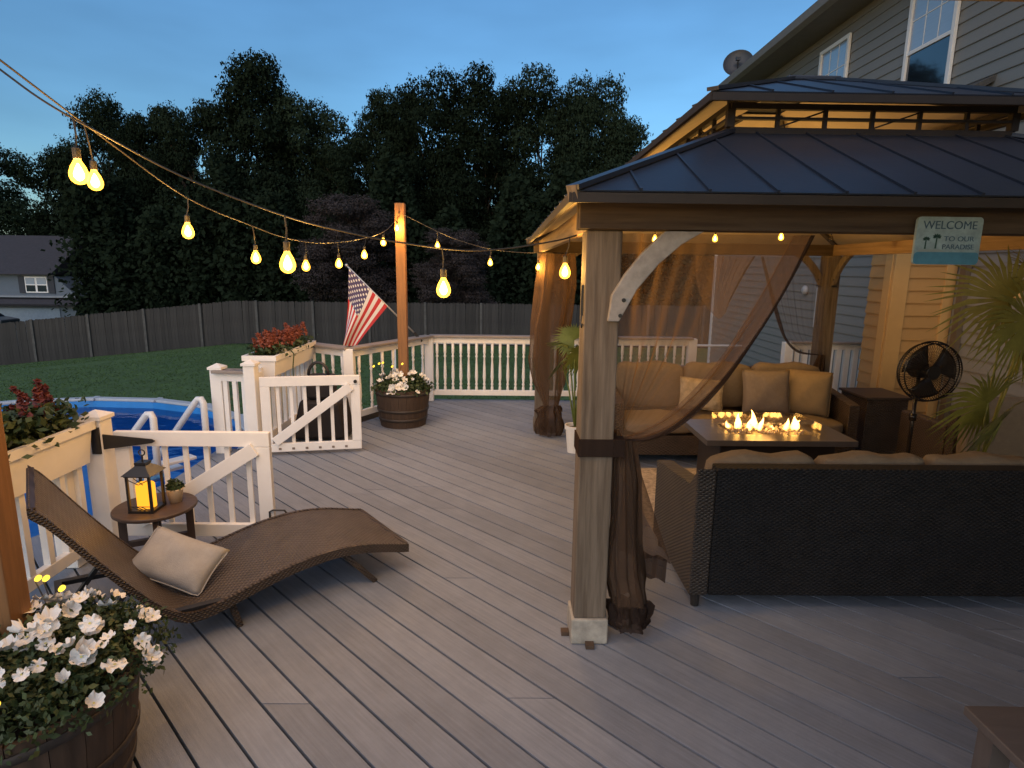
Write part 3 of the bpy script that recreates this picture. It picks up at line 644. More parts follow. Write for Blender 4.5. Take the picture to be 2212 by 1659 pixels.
# ------------------------------------------------------------------ gazebo
GX0, GX1, GY0, GY1, EZ = .25, 3.62, 2.35, 6.68, 2.025
gz = root('gazebo', (.41, 2.64, 0), 'cedar gazebo with two-tier dark metal roof and corner posts', 'gazebo')
PX = (.415, 3.42); PY = (2.645, 6.40); ps = .075
for x in PX:
    for y in PY:
        B().box(x - ps, x + ps, y - ps, y + ps, .13, 1.905).build('post', CEDAR, gz, bevel=.006)
        if (x, y) == (PX[0], PY[0]):
            B().box(x - ps - .012, x + ps + .012, y - ps - .012, y + ps + .012, .001, .13).build('post_foot', M('weathered_foot', (.34, .32, .28), .8, .35, 14, bump=.4), gz, bevel=.008)
            for q_ in ((x - .02, x + .02, y - ps - .05, y - ps - .0125), (x - ps - .05, x - ps - .0125, y - .02, y + .02)): B().box(*q_, .001, .02).build('anchor_bracket', M('rust_bracket', (.07, .045, .03), .7, .3, 20), gz)
        else:
            B().box(x - ps - .012, x + ps + .012, y - ps - .012, y + ps + .012, .001, .13).build('post_foot', CEDAR, gz, bevel=.008)
# beams
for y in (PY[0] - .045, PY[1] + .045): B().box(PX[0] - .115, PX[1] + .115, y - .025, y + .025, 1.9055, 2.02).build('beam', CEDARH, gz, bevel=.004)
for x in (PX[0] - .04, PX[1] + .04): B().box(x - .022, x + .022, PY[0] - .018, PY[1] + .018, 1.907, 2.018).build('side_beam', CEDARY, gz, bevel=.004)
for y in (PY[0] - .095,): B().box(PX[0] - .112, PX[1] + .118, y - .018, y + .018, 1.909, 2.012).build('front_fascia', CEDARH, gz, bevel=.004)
GREYW = M('grey_weathered_brace', (.30, .28, .26), .75, .25, 6, (3, 9, 3), .3)
def brace(x, y, dx, dy, mat, rad=.50):
    k_ = rad / .5; prof = [(0, 1.64), (.05, 1.725), (.12, 1.815), (.21, 1.904), (.37, 1.904), (.28, 1.85), (.19, 1.77), (.105, 1.665), (.035, 1.53), (-.012, 1.53)]
    prof = [(a * k_, 1.904 - (1.904 - c) * k_) for a, c in prof]
    d = Vector((dx, dy, 0)); n_ = Vector((-dy, dx, 0))
    b = B(); b.prism([Vector((x, y, 0)) + d * p[0] + Vector((0, 0, p[1])) - n_ * .019 for p in prof], n_ * .038)
    o = b.build('brace', mat, gz, bevel=.004)
    for q in (prof[0], (prof[0][0] - .012, prof[0][1] - .065)):
        b = B(); c = Vector((x, y, 0)) + d * (q[0] + .05) + Vector((0, 0, q[1] - .02)); b.tube([c - n_ * .024, c + n_ * .024], .009, 8); b.build('bolt', BLACK, gz)
brace(PX[0] + .035, PY[0] - .085, 1, 0, GREYW)
brace(PX[1] - ps, PY[1], -1, 0, CEDAR, .42); brace(PX[1], PY[1] - ps, 0, -1, CEDAR, .42); brace(PX[0] + ps, PY[1], 1, 0, CEDAR, .42)
# roof tiers: standing seam panels
def tier(e, ez, u, uz, pw, names=('roof_panel', 'seam')):
    ex0, ex1, ey0, ey1 = e; ux0, ux1, uy0, uy1 = u
    sides = [((ex0, ey0), (ex1, ey0), (ux0, uy0), (ux1, uy0)), ((ex1, ey0), (ex1, ey1), (ux1, uy0), (ux1, uy1)), ((ex1, ey1), (ex0, ey1), (ux1, uy1), (ux0, uy1)), ((ex0, ey1), (ex0, ey0), (ux0, uy1), (ux0, uy0))]
    for A, Bq, a, c in sides:
        A, Bq, a, c = (Vector((*q, z)) for q, z in ((A, ez), (Bq, ez), (a, uz), (c, uz)))
        d = Bq - A; ln = d.length; d.normalize(); s0 = (a - A).dot(d); s1 = (c - A).dot(d); upv = a - A - d * s0
        nrm = d.cross(upv).normalized()
        if nrm.z < 0: nrm = -nrm
        def tt(s): return max(0, min(1, s / s0 if s0 > 1e-6 else 1, (ln - s) / (ln - s1) if ln - s1 > 1e-6 else 1))
        npan = max(1, round(ln / pw)); w_ = ln / npan
        for i in range(npan):
            q0, q1 = i * w_, (i + 1) * w_; br = sorted([q for q in (s0, s1) if q0 + 1e-4 < q < q1 - 1e-4])
            top = [A + d * q + upv * tt(q) for q in [q0] + br + [q1]]; poly = [A + d * q0, A + d * q1] + top[::-1]
            pl = []
            for p in poly:
                if not pl or (p - pl[-1]).length > 1e-4: pl.append(p)
            if (pl[0] - pl[-1]).length < 1e-4: pl.pop()
            if len(pl) < 3: continue
            b = B(); b.prism(pl, nrm * .006); b.build('roof_panel', ROOF, gz)
            b = B(); b.prism([p - nrm * .014 for p in pl], nrm * .004); b.build('ceiling_panel', ROOFIN, gz)
            if i:
                t1 = tt(q0); b = B(); b.bar(A + d * q0 + nrm * .009, A + d * q0 + upv * t1 + nrm * .009, .010, .012, up=nrm); b.build('standing_seam', ROOF, gz)
        b = B(); b.bar(A + nrm * .014, a + nrm * .014, .06, .018, up=Vector((0, 0, 1))); b.build('hip_cap', ROOF, gz)
        b = B(); b.bar(A + Vector((0, 0, -.022)), Bq + Vector((0, 0, -.022)), .022, .036); b.build('eave_trim', DARKW, gz)
UP = (1.15, 2.62, 3.28, 5.74)
tier((GX0, GX1, GY0, GY1), EZ + .008, UP, 2.44, .255)
tier((UP[0] - .15, UP[1] + .15, UP[2] - .15, UP[3] + .15), 2.60, (1.80, 2.10, 4.10, 4.9), 2.935, .30)
b = B(); b.box(1.78, 2.12, 4.08, 4.92, 2.936, 2.965); b.build('ridge_cap', ROOF, gz, bevel=.008)
# clerestory frame between the tiers
for x0, x1, y0, y1 in ((UP[0], UP[1], UP[2] + .0, UP[2] + .0), (UP[0], UP[1], UP[3], UP[3]), (UP[0], UP[0], UP[2], UP[3]), (UP[1], UP[1], UP[2], UP[3])):
    A, C_ = Vector((x0, y0, 0)), Vector((x1, y1, 0)); ln = (C_ - A).length
    for z, hh in ((2.455, .03), (2.515, .012), (2.572, .028)):
        b = B(); b.bar(A + Vector((0, 0, z)), C_ + Vector((0, 0, z)), .03, hh); b.build('clerestory_rail', DARKW, gz)
    n_ = round(ln / .245)
    for i in range(n_ + 1):
        p = A + (C_ - A) * (i / n_); b = B(); b.bar(p + Vector((0, 0, 2.4705)), p + Vector((0, 0, 2.5575)), .04 if i in (0, n_) else .02, .035 if i in (0, n_) else .018, up=(C_ - A)); b.build('clerestory_bar', DARKW, gz)
    for i in range(1, n_ - 1, 2):
        p = A + (C_ - A) * (i / n_); q = A + (C_ - A) * ((i + 1) / n_)
        b = B(); b.bar(p + Vector((0, 0, 2.472)), q + Vector((0, 0, 2.556)), .006, .008); b.build('clerestory_cross', DARKW, gz)
# rafters
for (a, c) in (((GX0, GY0), (UP[0], UP[2])), ((GX1, GY0), (UP[1], UP[2])), ((GX0, GY1), (UP[0], UP[3])), ((GX1, GY1), (UP[1], UP[3]))):
    b = B(); b.bar((*a, EZ - .0), (*c, 2.40), .045, .06); b.build('hip_rafter', CEDAR, gz)
for (a, c) in (((UP[0], UP[2]), (1.8, 4.1)), ((UP[1], UP[2]), (2.1, 4.1)), ((UP[0], UP[3]), (1.8, 4.9)), ((UP[1], UP[3]), (2.1, 4.9))):
    b = B(); b.bar((*a, 2.575), (*c, 2.90), .04, .05); b.build('upper_rafter', DARKW, gz)
for y in (UP[2], UP[3]): B().box(UP[0], UP[1], y - .02, y + .02, 2.37, 2.425).build('ring_beam', CEDARH, gz)
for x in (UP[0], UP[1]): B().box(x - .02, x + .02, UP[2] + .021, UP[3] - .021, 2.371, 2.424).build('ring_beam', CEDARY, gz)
# little thermometer hook on the post side
b = B(); xh = PX[0] - ps - .008; b.box(xh - .004, xh + .006, PY[0] - .05, PY[0] - .04, 1.55, 1.68); b.tube([(xh, PY[0] - .045, 1.55), (xh - .004, PY[0] - .05, 1.52), (xh, PY[0] - .06, 1.50), (xh, PY[0] - .075, 1.515)], .004, 6); b.build('wall_hook', BLACK, gz)

# ------------------------------------------------------------------ curtains
def swag(label, top0, top1, edge, tie, ytop, fold=.02, nf=9, hemw=.06, mat=CURTAIN, seed=0, band=None):
    """net curtain hung from a beam between X top0..top1 and drawn to the tie point; edge: list of (x,z) of the free edge"""
    r = root('net_curtain', (tie[0], tie[1], 0), label, 'curtain', 'brown net curtains of the gazebo')
    def ed(v):
        i = v * (len(edge) - 1); k0 = min(len(edge) - 2, int(i)); t_ = i - k0
        P = [Vector(edge[max(0, min(len(edge) - 1, k0 + d))]) for d in (-1, 0, 1, 2)]
        return .5 * ((2 * P[1]) + (-P[0] + P[2]) * t_ + (2 * P[0] - 5 * P[1] + 4 * P[2] - P[3]) * t_ ** 2 + (-P[0] + 3 * P[1] - 3 * P[2] + P[3]) * t_ ** 3)
    zt = edge[0][1]
    def pt(u, v):
        e = ed(v); x0 = top0 + (tie[0] - top0) * v ** 3; z0 = zt + (tie[2] - zt) * v
        am = fold * (1 - .75 * v) * (.35 + .65 * min(1, v * 5 + .4)); ph = (math.sin(u * nf * 2 * PI + 1.5 * math.sin(v * 3 + seed)) + .55 * math.sin(u * nf * 4.7 + 2.1 * math.sin(v * 4.3 + 1) + seed) + .35 * math.sin(u * 61 + v * 9)) * am * (.6 + .5 * math.sin(u * 7 + seed))
        uu = u ** (1 - .25 * v)
        x = x0 + (e[0] - x0) * uu; z = z0 + (e[1] - z0) * u ** (1 + .5 * v)
        return Vector((x, ytop + (tie[1] - ytop) * v + ph, z))
    b = B(); b.grid(pt, 72, 36); b.build('net_panel', mat, r, smooth=True)
    if band:
        b = B(); b.grid(lambda u, v: pt(1 - (.10 + .16 * v) * (1 - u), v) + Vector((0, -.006 + .008 * math.sin(u * 14 + v * 5), 0)), 14, 36); b.build('gathered_band', band, r, smooth=True)
    b = B(); b.grid(lambda u, v: pt(1 - (.03 + .06 * v) * (1 - u), v) + Vector((0, -.018, 0)), 5, 36); b.build('hem_band', HEM, r, smooth=True)
    return r
fc = swag('brown net curtain swept from the front beam to the near gazebo post', .50, 1.33, [(1.33, 1.90), (1.22, 1.64), (1.10, 1.42), (.96, 1.21), (.80, 1.05), (.66, .985), (.535, .99)], (.515, 2.63, .99), 2.66, band=sheer('curtain_net_band', (.24, .15, .10), .52))
# tie band
B().box(PX[0] - ps - .006, PX[0] + ps + .05, PY[0] - ps - .007, PY[0] + ps + .01, .925, 1.005).build('tie_band', HEM, fc)
def bunch(parent, name, prof, n, wav, mat, seed=0, ea=1, eb=1, k1=7):
    """gathered cloth: prof = (x,y,z,r); a folded closed surface"""
    def pt(u, v):
        i = u * (len(prof) - 1); k0 = min(len(prof) - 2, int(i)); t_ = i - k0; t_ = t_ * t_ * (3 - 2 * t_)
        x, y, z, rr = (prof[k0][q] + (prof[k0 + 1][q] - prof[k0][q]) * t_ for q in range(4))
        a = v * 2 * PI; f = 1 + wav * math.sin(k1 * a + seed + u * 2.5 + .8 * math.sin(2 * a)) * (.7 + .4 * math.sin(a + seed)) + wav * .5 * math.sin((k1 * 2 - 3) * a + 2 * seed - u * 2) + wav * .3 * math.sin(23 * a + 6 * u) + .10 * math.sin(u * 11 + 2 * a)
        return Vector((x + ea * rr * f * math.cos(a), y + eb * rr * f * math.sin(a), z))
    b = B(); b.grid(pt, n, 56); b.build(name, mat, parent, smooth=True)
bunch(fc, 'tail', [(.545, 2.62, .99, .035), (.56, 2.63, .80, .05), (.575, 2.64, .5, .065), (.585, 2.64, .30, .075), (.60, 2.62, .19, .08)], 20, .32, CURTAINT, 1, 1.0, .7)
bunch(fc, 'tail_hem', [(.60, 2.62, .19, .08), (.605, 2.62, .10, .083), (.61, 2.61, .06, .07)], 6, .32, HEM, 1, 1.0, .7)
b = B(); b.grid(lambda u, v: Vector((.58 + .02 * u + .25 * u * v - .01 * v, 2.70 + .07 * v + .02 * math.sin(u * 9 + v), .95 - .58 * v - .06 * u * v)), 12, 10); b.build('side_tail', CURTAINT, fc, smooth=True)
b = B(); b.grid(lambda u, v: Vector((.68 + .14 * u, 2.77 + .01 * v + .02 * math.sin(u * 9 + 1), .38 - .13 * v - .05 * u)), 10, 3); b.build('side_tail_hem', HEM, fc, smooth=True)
bc = root('net_curtain', (.42, 6.2, 0), 'gathered brown net curtain hanging at the far left gazebo post', 'curtain', 'brown net curtains of the gazebo')
bunch(bc, 'net_panel', [(.52, 6.15, 1.89, .16), (.50, 6.15, 1.55, .17), (.46, 6.15, 1.2, .18), (.46, 6.15, .85, .16), (.48, 6.15, .55, .12), (.50, 6.15, .33, .07)], 36, .22, sheer('curtain_net_gathered', (.20, .13, .085), .55), 3, 1, .6)
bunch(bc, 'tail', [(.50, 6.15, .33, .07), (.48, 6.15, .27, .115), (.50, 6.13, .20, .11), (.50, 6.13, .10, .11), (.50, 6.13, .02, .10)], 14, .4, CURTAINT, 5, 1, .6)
rc = swag('dark net curtain drawn to the far right gazebo post', 3.36, 2.62, [(2.62, 1.89), (2.75, 1.5), (2.86, 1.2), (2.95, 1.02), (3.10, .90), (3.36, .88)], (3.36, 6.26, .88), 6.27, mat=sheer('curtain_net_back', (.25, .2, .18), .22), seed=2)
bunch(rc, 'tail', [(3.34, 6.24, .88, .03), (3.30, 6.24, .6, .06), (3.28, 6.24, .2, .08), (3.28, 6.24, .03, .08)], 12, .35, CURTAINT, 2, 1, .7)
sw3 = swag('bright brown net curtain gathered in a point under the back beam', 1.95, 2.55, [(2.55, 1.89), (2.47, 1.75), (2.40, 1.6), (2.33, 1.45), (2.28, 1.3)], (2.22, 6.24, 1.25), 6.25, mat=CURTAIN, seed=4)

# ------------------------------------------------------------------ furniture under the gazebo
def sofa(label, x0, x1, y0, y1, facing, zb, za, ob=SOFA, arms=(True, True), group='wicker sofas'):
    """facing +1: back towards the camera (low y)"""
    r = root('wicker_sofa', ((x0 + x1) / 2, (y0 + y1) / 2, 0), label, 'sofa', group)
    bk = .09
    yb0, yb1 = (y0, y0 + bk) if facing > 0 else (y1 - bk, y1)
    B().box(x0 + .10, x1 - .10, yb0, yb1, .08, zb).build('backrest', ob, r, bevel=.008)
    for on, ax0, ax1 in ((arms[0], x0, x0 + .098), (arms[1], x1 - .098, x1)):
        if not on: continue
        ya, yc = (y0 + .0, y1 - .02) if facing > 0 else (y0 + .02, y1)
        b = B(); zf = za - .09
        pr = [(ya, .08), (yc, .08), (yc, zf), (ya + .12, za), (ya, zb - .002)] if facing > 0 else [(yc, .08), (ya, .08), (ya, zf), (yc - .12, za), (yc, zb - .002)]
        b.prism([(ax0, p[0], p[1]) for p in pr], (ax1 - ax0, 0, 0)); b.build('arm', SOFAM if ob is SOFA else ob, r, bevel=.008)
    ys0, ys1 = (y0 + bk + .002, y1) if facing > 0 else (y0, y1 - bk - .002)
    B().box(x0 + .10, x1 - .10, ys0, ys1, .10, .28).build('seat_base', ob, r, bevel=.006)
    for x in (x0 + .05, x1 - .05):
        for y in (y0 + .05, y1 - .06):
            b = B(); b.lathe([(.022, .001), (.025, .079)], 10, (x, y, 0)); b.build('foot', RUBBER, r)
    return r
def cushion(name, label, x0, x1, y0, y1, z0, z1, mat, group, lean=0, rnd=.05):
    c = ((x0 + x1) / 2, (y0 + y1) / 2, z0); r = root(name, c, label, 'cushion', group)
    def g(sgn):
        def f(u, v):
            a, e = u * 2 - 1, v * 2 - 1; k = (1 - abs(a) ** 5) * (1 - abs(e) ** 5)
            hx, hy, hz = (x1 - x0) / 2, (y1 - y0) / 2, (z1 - z0) / 2
            return a, e, k, hx, hy, hz
        return f
    b = B(); hx, hy, hz = (x1 - x0) / 2, (y1 - y0) / 2, (z1 - z0) / 2; n_ = 10
    bmesh.ops.create_cube(b.b, size=2); bmesh.ops.subdivide_edges(b.b, edges=b.b.edges, cuts=7, use_grid_fill=True)
    for v in b.b.verts:
        p = v.co; q = Vector((p.x, p.y, p.z)); m_ = max(abs(q.x), abs(q.y), abs(q.z))
        ln = (abs(q.x) ** 6 + abs(q.y) ** 6 + abs(q.z) ** 6) ** (1 / 6); q = q / ln
        thin = min((hx, 'x'), (hy, 'y'), (hz, 'z'))[1]
        puff = 1.0
        if thin == 'y': puff = .72 + .36 * (1 - q.x ** 4) * (1 - q.z ** 4)
        if thin == 'z': puff = .72 + .36 * (1 - q.x ** 4) * (1 - q.y ** 4)
        w_ = .012 * math.sin(q.x * 6 + x0 * 9) * math.sin(q.z * 5 + y0)
        X_, Y_, Z_ = q.x * hx, q.y * hy * (puff if thin == 'y' else 1), q.z * hz * (puff if thin == 'z' else 1) + w_ * (q.z > .3)
        v.co = Vector((c[0] + X_, c[1] + Y_ + lean * (q.z + 1) * hz, (z0 + z1) / 2 + Z_))
    b.build('cover', mat, r, smooth=True)
    return r
rug = root('outdoor_rug', (2.1, 4.4, .0), 'pale flecked outdoor rug under the gazebo', 'rug')
b = B(); b.box(1.02, 3.2, 3.66, 5.1, .003, .012); b.build('rug_pile', M('rug_weave', (.45, .38, .31), .95, .5, 40, bump=.6), rug)
FS = sofa('dark wicker sofa seen from behind, right of the near gazebo post', .975, 2.93, 2.86, 3.66, 1, .775, .655)
for i in range(3):
    x0 = 1.08 + i * .582
    cushion('back_cushion', ('left', 'middle', 'right')[i] + ' back cushion showing over the near sofa back', x0, x0 + .575, 2.955, 3.13, .42, .80, CUSH, 'tan cushions of the near sofa')
    cushion('seat_cushion', ('left', 'middle', 'right')[i] + ' seat cushion of the near sofa', x0, x0 + .575, 2.965, 3.62, .285, .418, CUSH, 'tan cushions of the near sofa')
BS = sofa('brown wicker sofa at the back of the gazebo, facing the camera', .98, 3.20, 5.20, 6.0, -1, .80, .66, ob=SOFAB)
for i in range(3):
    x0 = 1.09 + i * .672
    cushion('back_cushion', ('left', 'middle', 'right')[i] + ' tan back cushion of the far sofa', x0, x0 + .66, 5.70, 5.90, .42, .86, CUSH, 'tan cushions of the far sofa')
    cushion('seat_cushion', ('left', 'middle', 'right')[i] + ' tan seat cushion of the far sofa', x0, x0 + .66, 5.18, 5.72, .285, .418, CUSH, 'tan cushions of the far sofa')
pillow('throw_pillow', 'cream patterned pillow on the far sofa', (1.86, 5.52, .60), .44, .30, .12, Matrix.Rotation(.1, 3, 'Z') @ Matrix.Rotation(.10, 3, 'Y') @ Matrix.Rotation(-.25, 3, 'X'), M('cream_print', (.48, .40, .28), .9, .45, 14, (1, 1, 1), .2), group='pillows on the far sofa')
pillow('throw_pillow', 'taupe square pillow on the far sofa', (2.46, 5.50, .63), .44, .42, .15, Matrix.Rotation(-.08, 3, 'Z') @ Matrix.Rotation(-.25, 3, 'X'), CUSHG, group='pillows on the far sofa')
pillow('throw_pillow', 'plump tan pillow at the right end of the far sofa', (2.86, 5.52, .62), .40, .42, .2, Matrix.Rotation(-.5, 3, 'Z') @ Matrix.Rotation(-.2, 3, 'X'), M('tan_pillow', (.25, .185, .105), .9, .08, 20), group='pillows on the far sofa', pinch=.02)

ft = root('fire_table', (1.96, 4.35, 0), 'dark rectangular gas fire table with burning flames', 'fire table')
TOPM = M('fire_table_top', (.10, .09, .085), .3, .15, 12); FZ = .575
x0, x1, y0, y1 = 1.43, 2.50, 4.05, 4.66; bx0, bx1, by0, by1 = 1.66, 2.27, 4.22, 4.52
for i, a in enumerate(((x0, x1, y0, by0), (x0, x1, by1, y1), (x0, bx0, by0 + .0005, by1 - .0005), (bx1, x1, by0 + .0005, by1 - .0005))): B().box(*a, FZ - .04, FZ).build('top_slab', TOPM, ft)
B().box(x0 + .12, x1 - .12, y0 + .07, y1 - .07, .02, FZ - .041).build('cabinet_body', M('fire_table_body', (.022, .016, .014), .5, .2, 8), ft, bevel=.006)
for x in (1.75, 2.02):
    b = B(); b.tube([(x, y0 + .07, .42), (x, y0 + .05, .42)], .016, 10); b.build('control_knob', M('chrome', (.6, .6, .6), .2, metal=1), ft)
B().box(bx0 + .001, bx1 - .001, by0 + .001, by1 - .001, FZ - .04, FZ - .02).build('burner_tray', M('burner_steel', (.25, .22, .2), .4, metal=.6), ft)
rg = random.Random(4); GL = M('fire_glass', (.60, .52, .45), .12, .3, 30, spec=.8)
gb = B(); bmesh.ops.create_icosphere(gb.b, subdivisions=1, radius=.016)
gm = bpy.data.meshes.new('fire_glass_lump'); gb.b.to_mesh(gm); gb.b.free(); gm.materials.append(GL)
for i in range(110):
    o = link('fire_glass_lump', gm, None, ft, Vector((rg.uniform(bx0 + .02, bx1 - .02), rg.uniform(by0 + .02, by1 - .02), FZ - .012 + rg.uniform(0, .02))) - WL[ft]); o.rotation_euler = (rg.random() * 6, rg.random() * 6, 0); s_ = rg.uniform(.7, 1.3); o.scale = (s_, s_ * rg.uniform(.6, 1), s_ * .8)
FL1 = emit('flame_core', (1, .50, .11), 7); n = FL1.node_tree; e_ = n.nodes['Emission']; lw = n.nodes.new('ShaderNodeLayerWeight'); lw.inputs[0].default_value = .5
tr_ = n.nodes.new('ShaderNodeBsdfTransparent'); mxs = n.nodes.new('ShaderNodeMixShader'); pw_ = n.nodes.new('ShaderNodeMath'); pw_.operation = 'POWER'; pw_.inputs[1].default_value = .6
n.links.new(lw.outputs['Facing'], pw_.inputs[0]); n.links.new(pw_.outputs[0], mxs.inputs[0]); n.links.new(e_.outputs[0], mxs.inputs[1]); n.links.new(tr_.outputs[0], mxs.inputs[2])
n.links.new(mxs.outputs[0], [q for q in n.nodes if q.type == 'OUTPUT_MATERIAL'][0].inputs[0])
for i, (fx, fy, fh, fr, tx) in enumerate(((1.76, 4.37, .13, .028, .01), (1.70, 4.40, .06, .02, -.01), (1.84, 4.34, .09, .022, .0), (1.90, 4.38, .15, .028, -.045), (1.93, 4.36, .10, .02, .02), (2.13, 4.37, .09, .02, .02), (2.19, 4.36, .11, .035, .0), (2.22, 4.40, .07, .022, .03), (2.03, 4.38, .035, .015, 0))):
    pts = [(fx + tx * t_ * t_ + .008 * math.sin(t_ * 5 + i), fy + .006 * math.sin(t_ * 4 + i), FZ - .005 + fh * t_) for t_ in np.linspace(0, 1, 9)]
    b = B(); b.tube(pts, [fr * q for q in (.55, .9, 1, .92, .76, .56, .36, .18, .03)], 8); b.build('flame', FL1, ft, smooth=True)
fl = bpy.data.lights.new('fire_light', 'POINT'); fl.energy = 2.2; fl.color = (1, .5, .14); fl.shadow_soft_size = .1; fo = bpy.data.objects.new('fire_light', fl); COL.objects.link(fo); fo.location = Vector((1.96, 4.37, FZ + .16)) - WL[ft]; fo.parent = ft
GG = clear_glass('wind_guard_glass', (1, .97, .92), .02, .14)
for a in ((bx0 - .03, bx1 + .03, by0 - .033, by0 - .028), (bx0 - .03, bx1 + .03, by1 + .028, by1 + .033), (bx0 - .033, bx0 - .028, by0 - .0275, by1 + .0275), (bx1 + .028, bx1 + .033, by0 - .0275, by1 + .0275)):
    B().box(*a, FZ + .001, FZ + .085).build('wind_guard', GG, ft)

cb = root('storage_cabinet', (3.62, 5.6, 0), 'dark brown wicker storage box left of the lit house corner', 'cabinet')
B().box(3.46, 3.86, 5.55, 6.0, .02, .555).build('cabinet_body', SOFAB, cb, bevel=.006); B().box(3.44, 3.88, 5.53, 6.02, .556, .58).build('cabinet_lid', M('dark_lid', (.05, .035, .03), .5), cb, bevel=.004)
for x in (3.48, 3.84): B().box(x - .02, x + .02, 5.57, 5.61, .001, .0195).build('foot', RUBBER, cb)

fx, fy, fz = 3.34, 4.62, .985
fan = root('pedestal_fan', (fx, fy + .1, 0), 'black pedestal fan with round cage in front of the lit house corner', 'fan')
CH = M('fan_black', (.012, .010, .010), .25, .1, 10)
for dy, rr in ((-.05, .05), (-.045, .225), (.0, .238), (.05, .22)):
    b = B(); b.tube([(fx + rr * math.cos(a), fy + dy, fz + rr * math.sin(a)) for a in np.linspace(0, 2 * PI, 40)[:-1]], .006, 6, closed=True); b.build('cage_ring', CH, fan, smooth=True)
b = B()
for k in range(72):
    a = 2 * PI * k / 72; c, s_ = math.cos(a), math.sin(a)
    b.tube([(fx + .05 * c, fy - .05, fz + .05 * s_), (fx + .2 * c, fy - .05, fz + .2 * s_), (fx + .236 * c, fy - .02, fz + .236 * s_), (fx + .236 * c, fy + .02, fz + .236 * s_), (fx + .2 * c, fy + .05, fz + .2 * s_), (fx + .08 * c, fy + .06, fz + .08 * s_)], .0018, 4, cap=False)
props(b.build('cage_wires', CH, fan), kind='stuff')
for k in range(3):
    a0 = k * 2 * PI / 3 + .4
    b = B(); b.grid(lambda u, v: Vector((fx + (.04 + .17 * v) * math.cos(a0 + (u - .5) * (1.1 + .3 * v)), fy + .03 * (u - .5), fz + (.04 + .17 * v) * math.sin(a0 + (u - .5) * (1.1 + .3 * v)))), 6, 5); b.build('blade', M('fan_blade', (.03, .022, .018), .25), fan, smooth=True, solid=.003)
b = B(); b.tube([(fx, fy - .055, fz), (fx, fy - .045, fz)], .05, 20); b.build('badge', CH, fan)
b = B(); b.tube([(fx, fy - .03, fz), (fx, fy + .04, fz)], .035, 16); b.build('hub', CH, fan)
b = B(); b.tube([(fx, fy + .06, fz), (fx, fy + .09, fz), (fx, fy + .17, fz - .01), (fx, fy + .19, fz - .015)], [.05, .07, .065, .04], 16); b.build('motor', CH, fan, smooth=True)
b = B(); b.tube([(fx, fy + .11, fz - .05), (fx, fy + .11, .03)], [.014, .016], 10); b.tube([(fx, fy + .11, .62), (fx, fy + .11, .56)], .026, 10); b.build('pole', CH, fan, smooth=True)
b = B(); b.lathe([(.20, .001), (.20, .012), (.05, .035), (.02, .06)], 32, (fx, fy + .11, 0)); b.build('base', CH, fan, smooth=True)

ac = root('armchair', (4.0, 4.75, 0), 'tan cushioned armchair at the right edge behind the palm', 'chair')
B().box(3.62, 4.42, 4.62, 4.72, .08, .66).build('backrest', SOFAB, ac, bevel=.02)
B().box(3.62, 3.72, 4.725, 5.30, .08, .52).build('arm', SOFAB, ac, bevel=.02); B().box(4.32, 4.42, 4.725, 5.30, .08, .52).build('arm', SOFAB, ac, bevel=.02); B().box(3.722, 4.318, 4.725, 5.28, .08, .3).build('seat_base', SOFAB, ac)
cushion('chair_cushion', 'tan back cushion of the armchair at the right edge', 3.60, 4.40, 4.45, 4.61, .22, .80, CUSH, None)
for x in (3.67, 4.37):
    for y in (4.67, 5.24): b = B(); b.lathe([(.02, .001), (.024, .079)], 8, (x, y, 0)); b.build('foot', RUBBER, ac)

def fanpalm(label, base, pot_r, pot_h, stem_h, leaves, potm, seed, mat=PALM, name='potted_palm'):
    r = root(name, base, label, 'plant', 'potted palms'); bx_, by_ = base[0], base[1]; rg = random.Random(seed)
    b = B(); b.lathe([(pot_r * .72, .001), (pot_r * .95, pot_h * .85), (pot_r * 1.04, pot_h * .86), (pot_r * 1.06, pot_h), (pot_r * .93, pot_h), (pot_r * .9, pot_h * .88)], 24, (bx_, by_, 0)); b.build('pot', potm, r, smooth=False)
    b = B(); b.lathe([(.005, pot_h * .9), (pot_r * .9, pot_h * .88)], 20, (bx_, by_, 0), cap=False); b.build('soil', SOIL, r)
    for (hx, hy, hz, rad, ax, el, tw) in leaves:
        hub = Vector((hx, hy, hz)); b0 = Vector((bx_, by_, pot_h * .85))
        b = B(); b.tube([b0, b0.lerp(hub, .5) + Vector((0, 0, .06)), hub], [.009, .007, .005], 6); b.build('leaf_stalk', mat, r, smooth=True)
        ctr = Vector((math.cos(ax) * math.cos(el), math.sin(ax) * math.cos(el), math.sin(el))); side = ctr.cross(Vector((0, 0, 1))).normalized()
        if abs(tw) > 0: side = Matrix.Rotation(tw, 3, ctr) @ side
        b = B(); nb = 30
        for k in range(nb):
            a = (k / (nb - 1) - .5) * 4.1; d = ctr * math.cos(a) + side * math.sin(a); d.z += rg.uniform(-.06, .03); d.normalize(); ll = rad * (1 - .22 * abs(a) / 2) * rg.uniform(.9, 1.06)
            nn = ctr.cross(side); wv = d.cross(nn).normalized() * .011
            p1, p2 = hub + d * ll * .5 + Vector((0, 0, .01)), hub + d * ll + Vector((0, 0, -.06 * ll / .4))
            q = [b.b.verts.new(p) for p in (hub - wv * .4, hub + wv * .4, p1 + wv, p1 - wv + nn * .004, p2)]
            b.b.faces.new((q[0], q[1], q[2], q[3])); b.b.faces.new((q[3], q[2], q[4]))
        b.build('fan_leaf', mat, r)
    return r
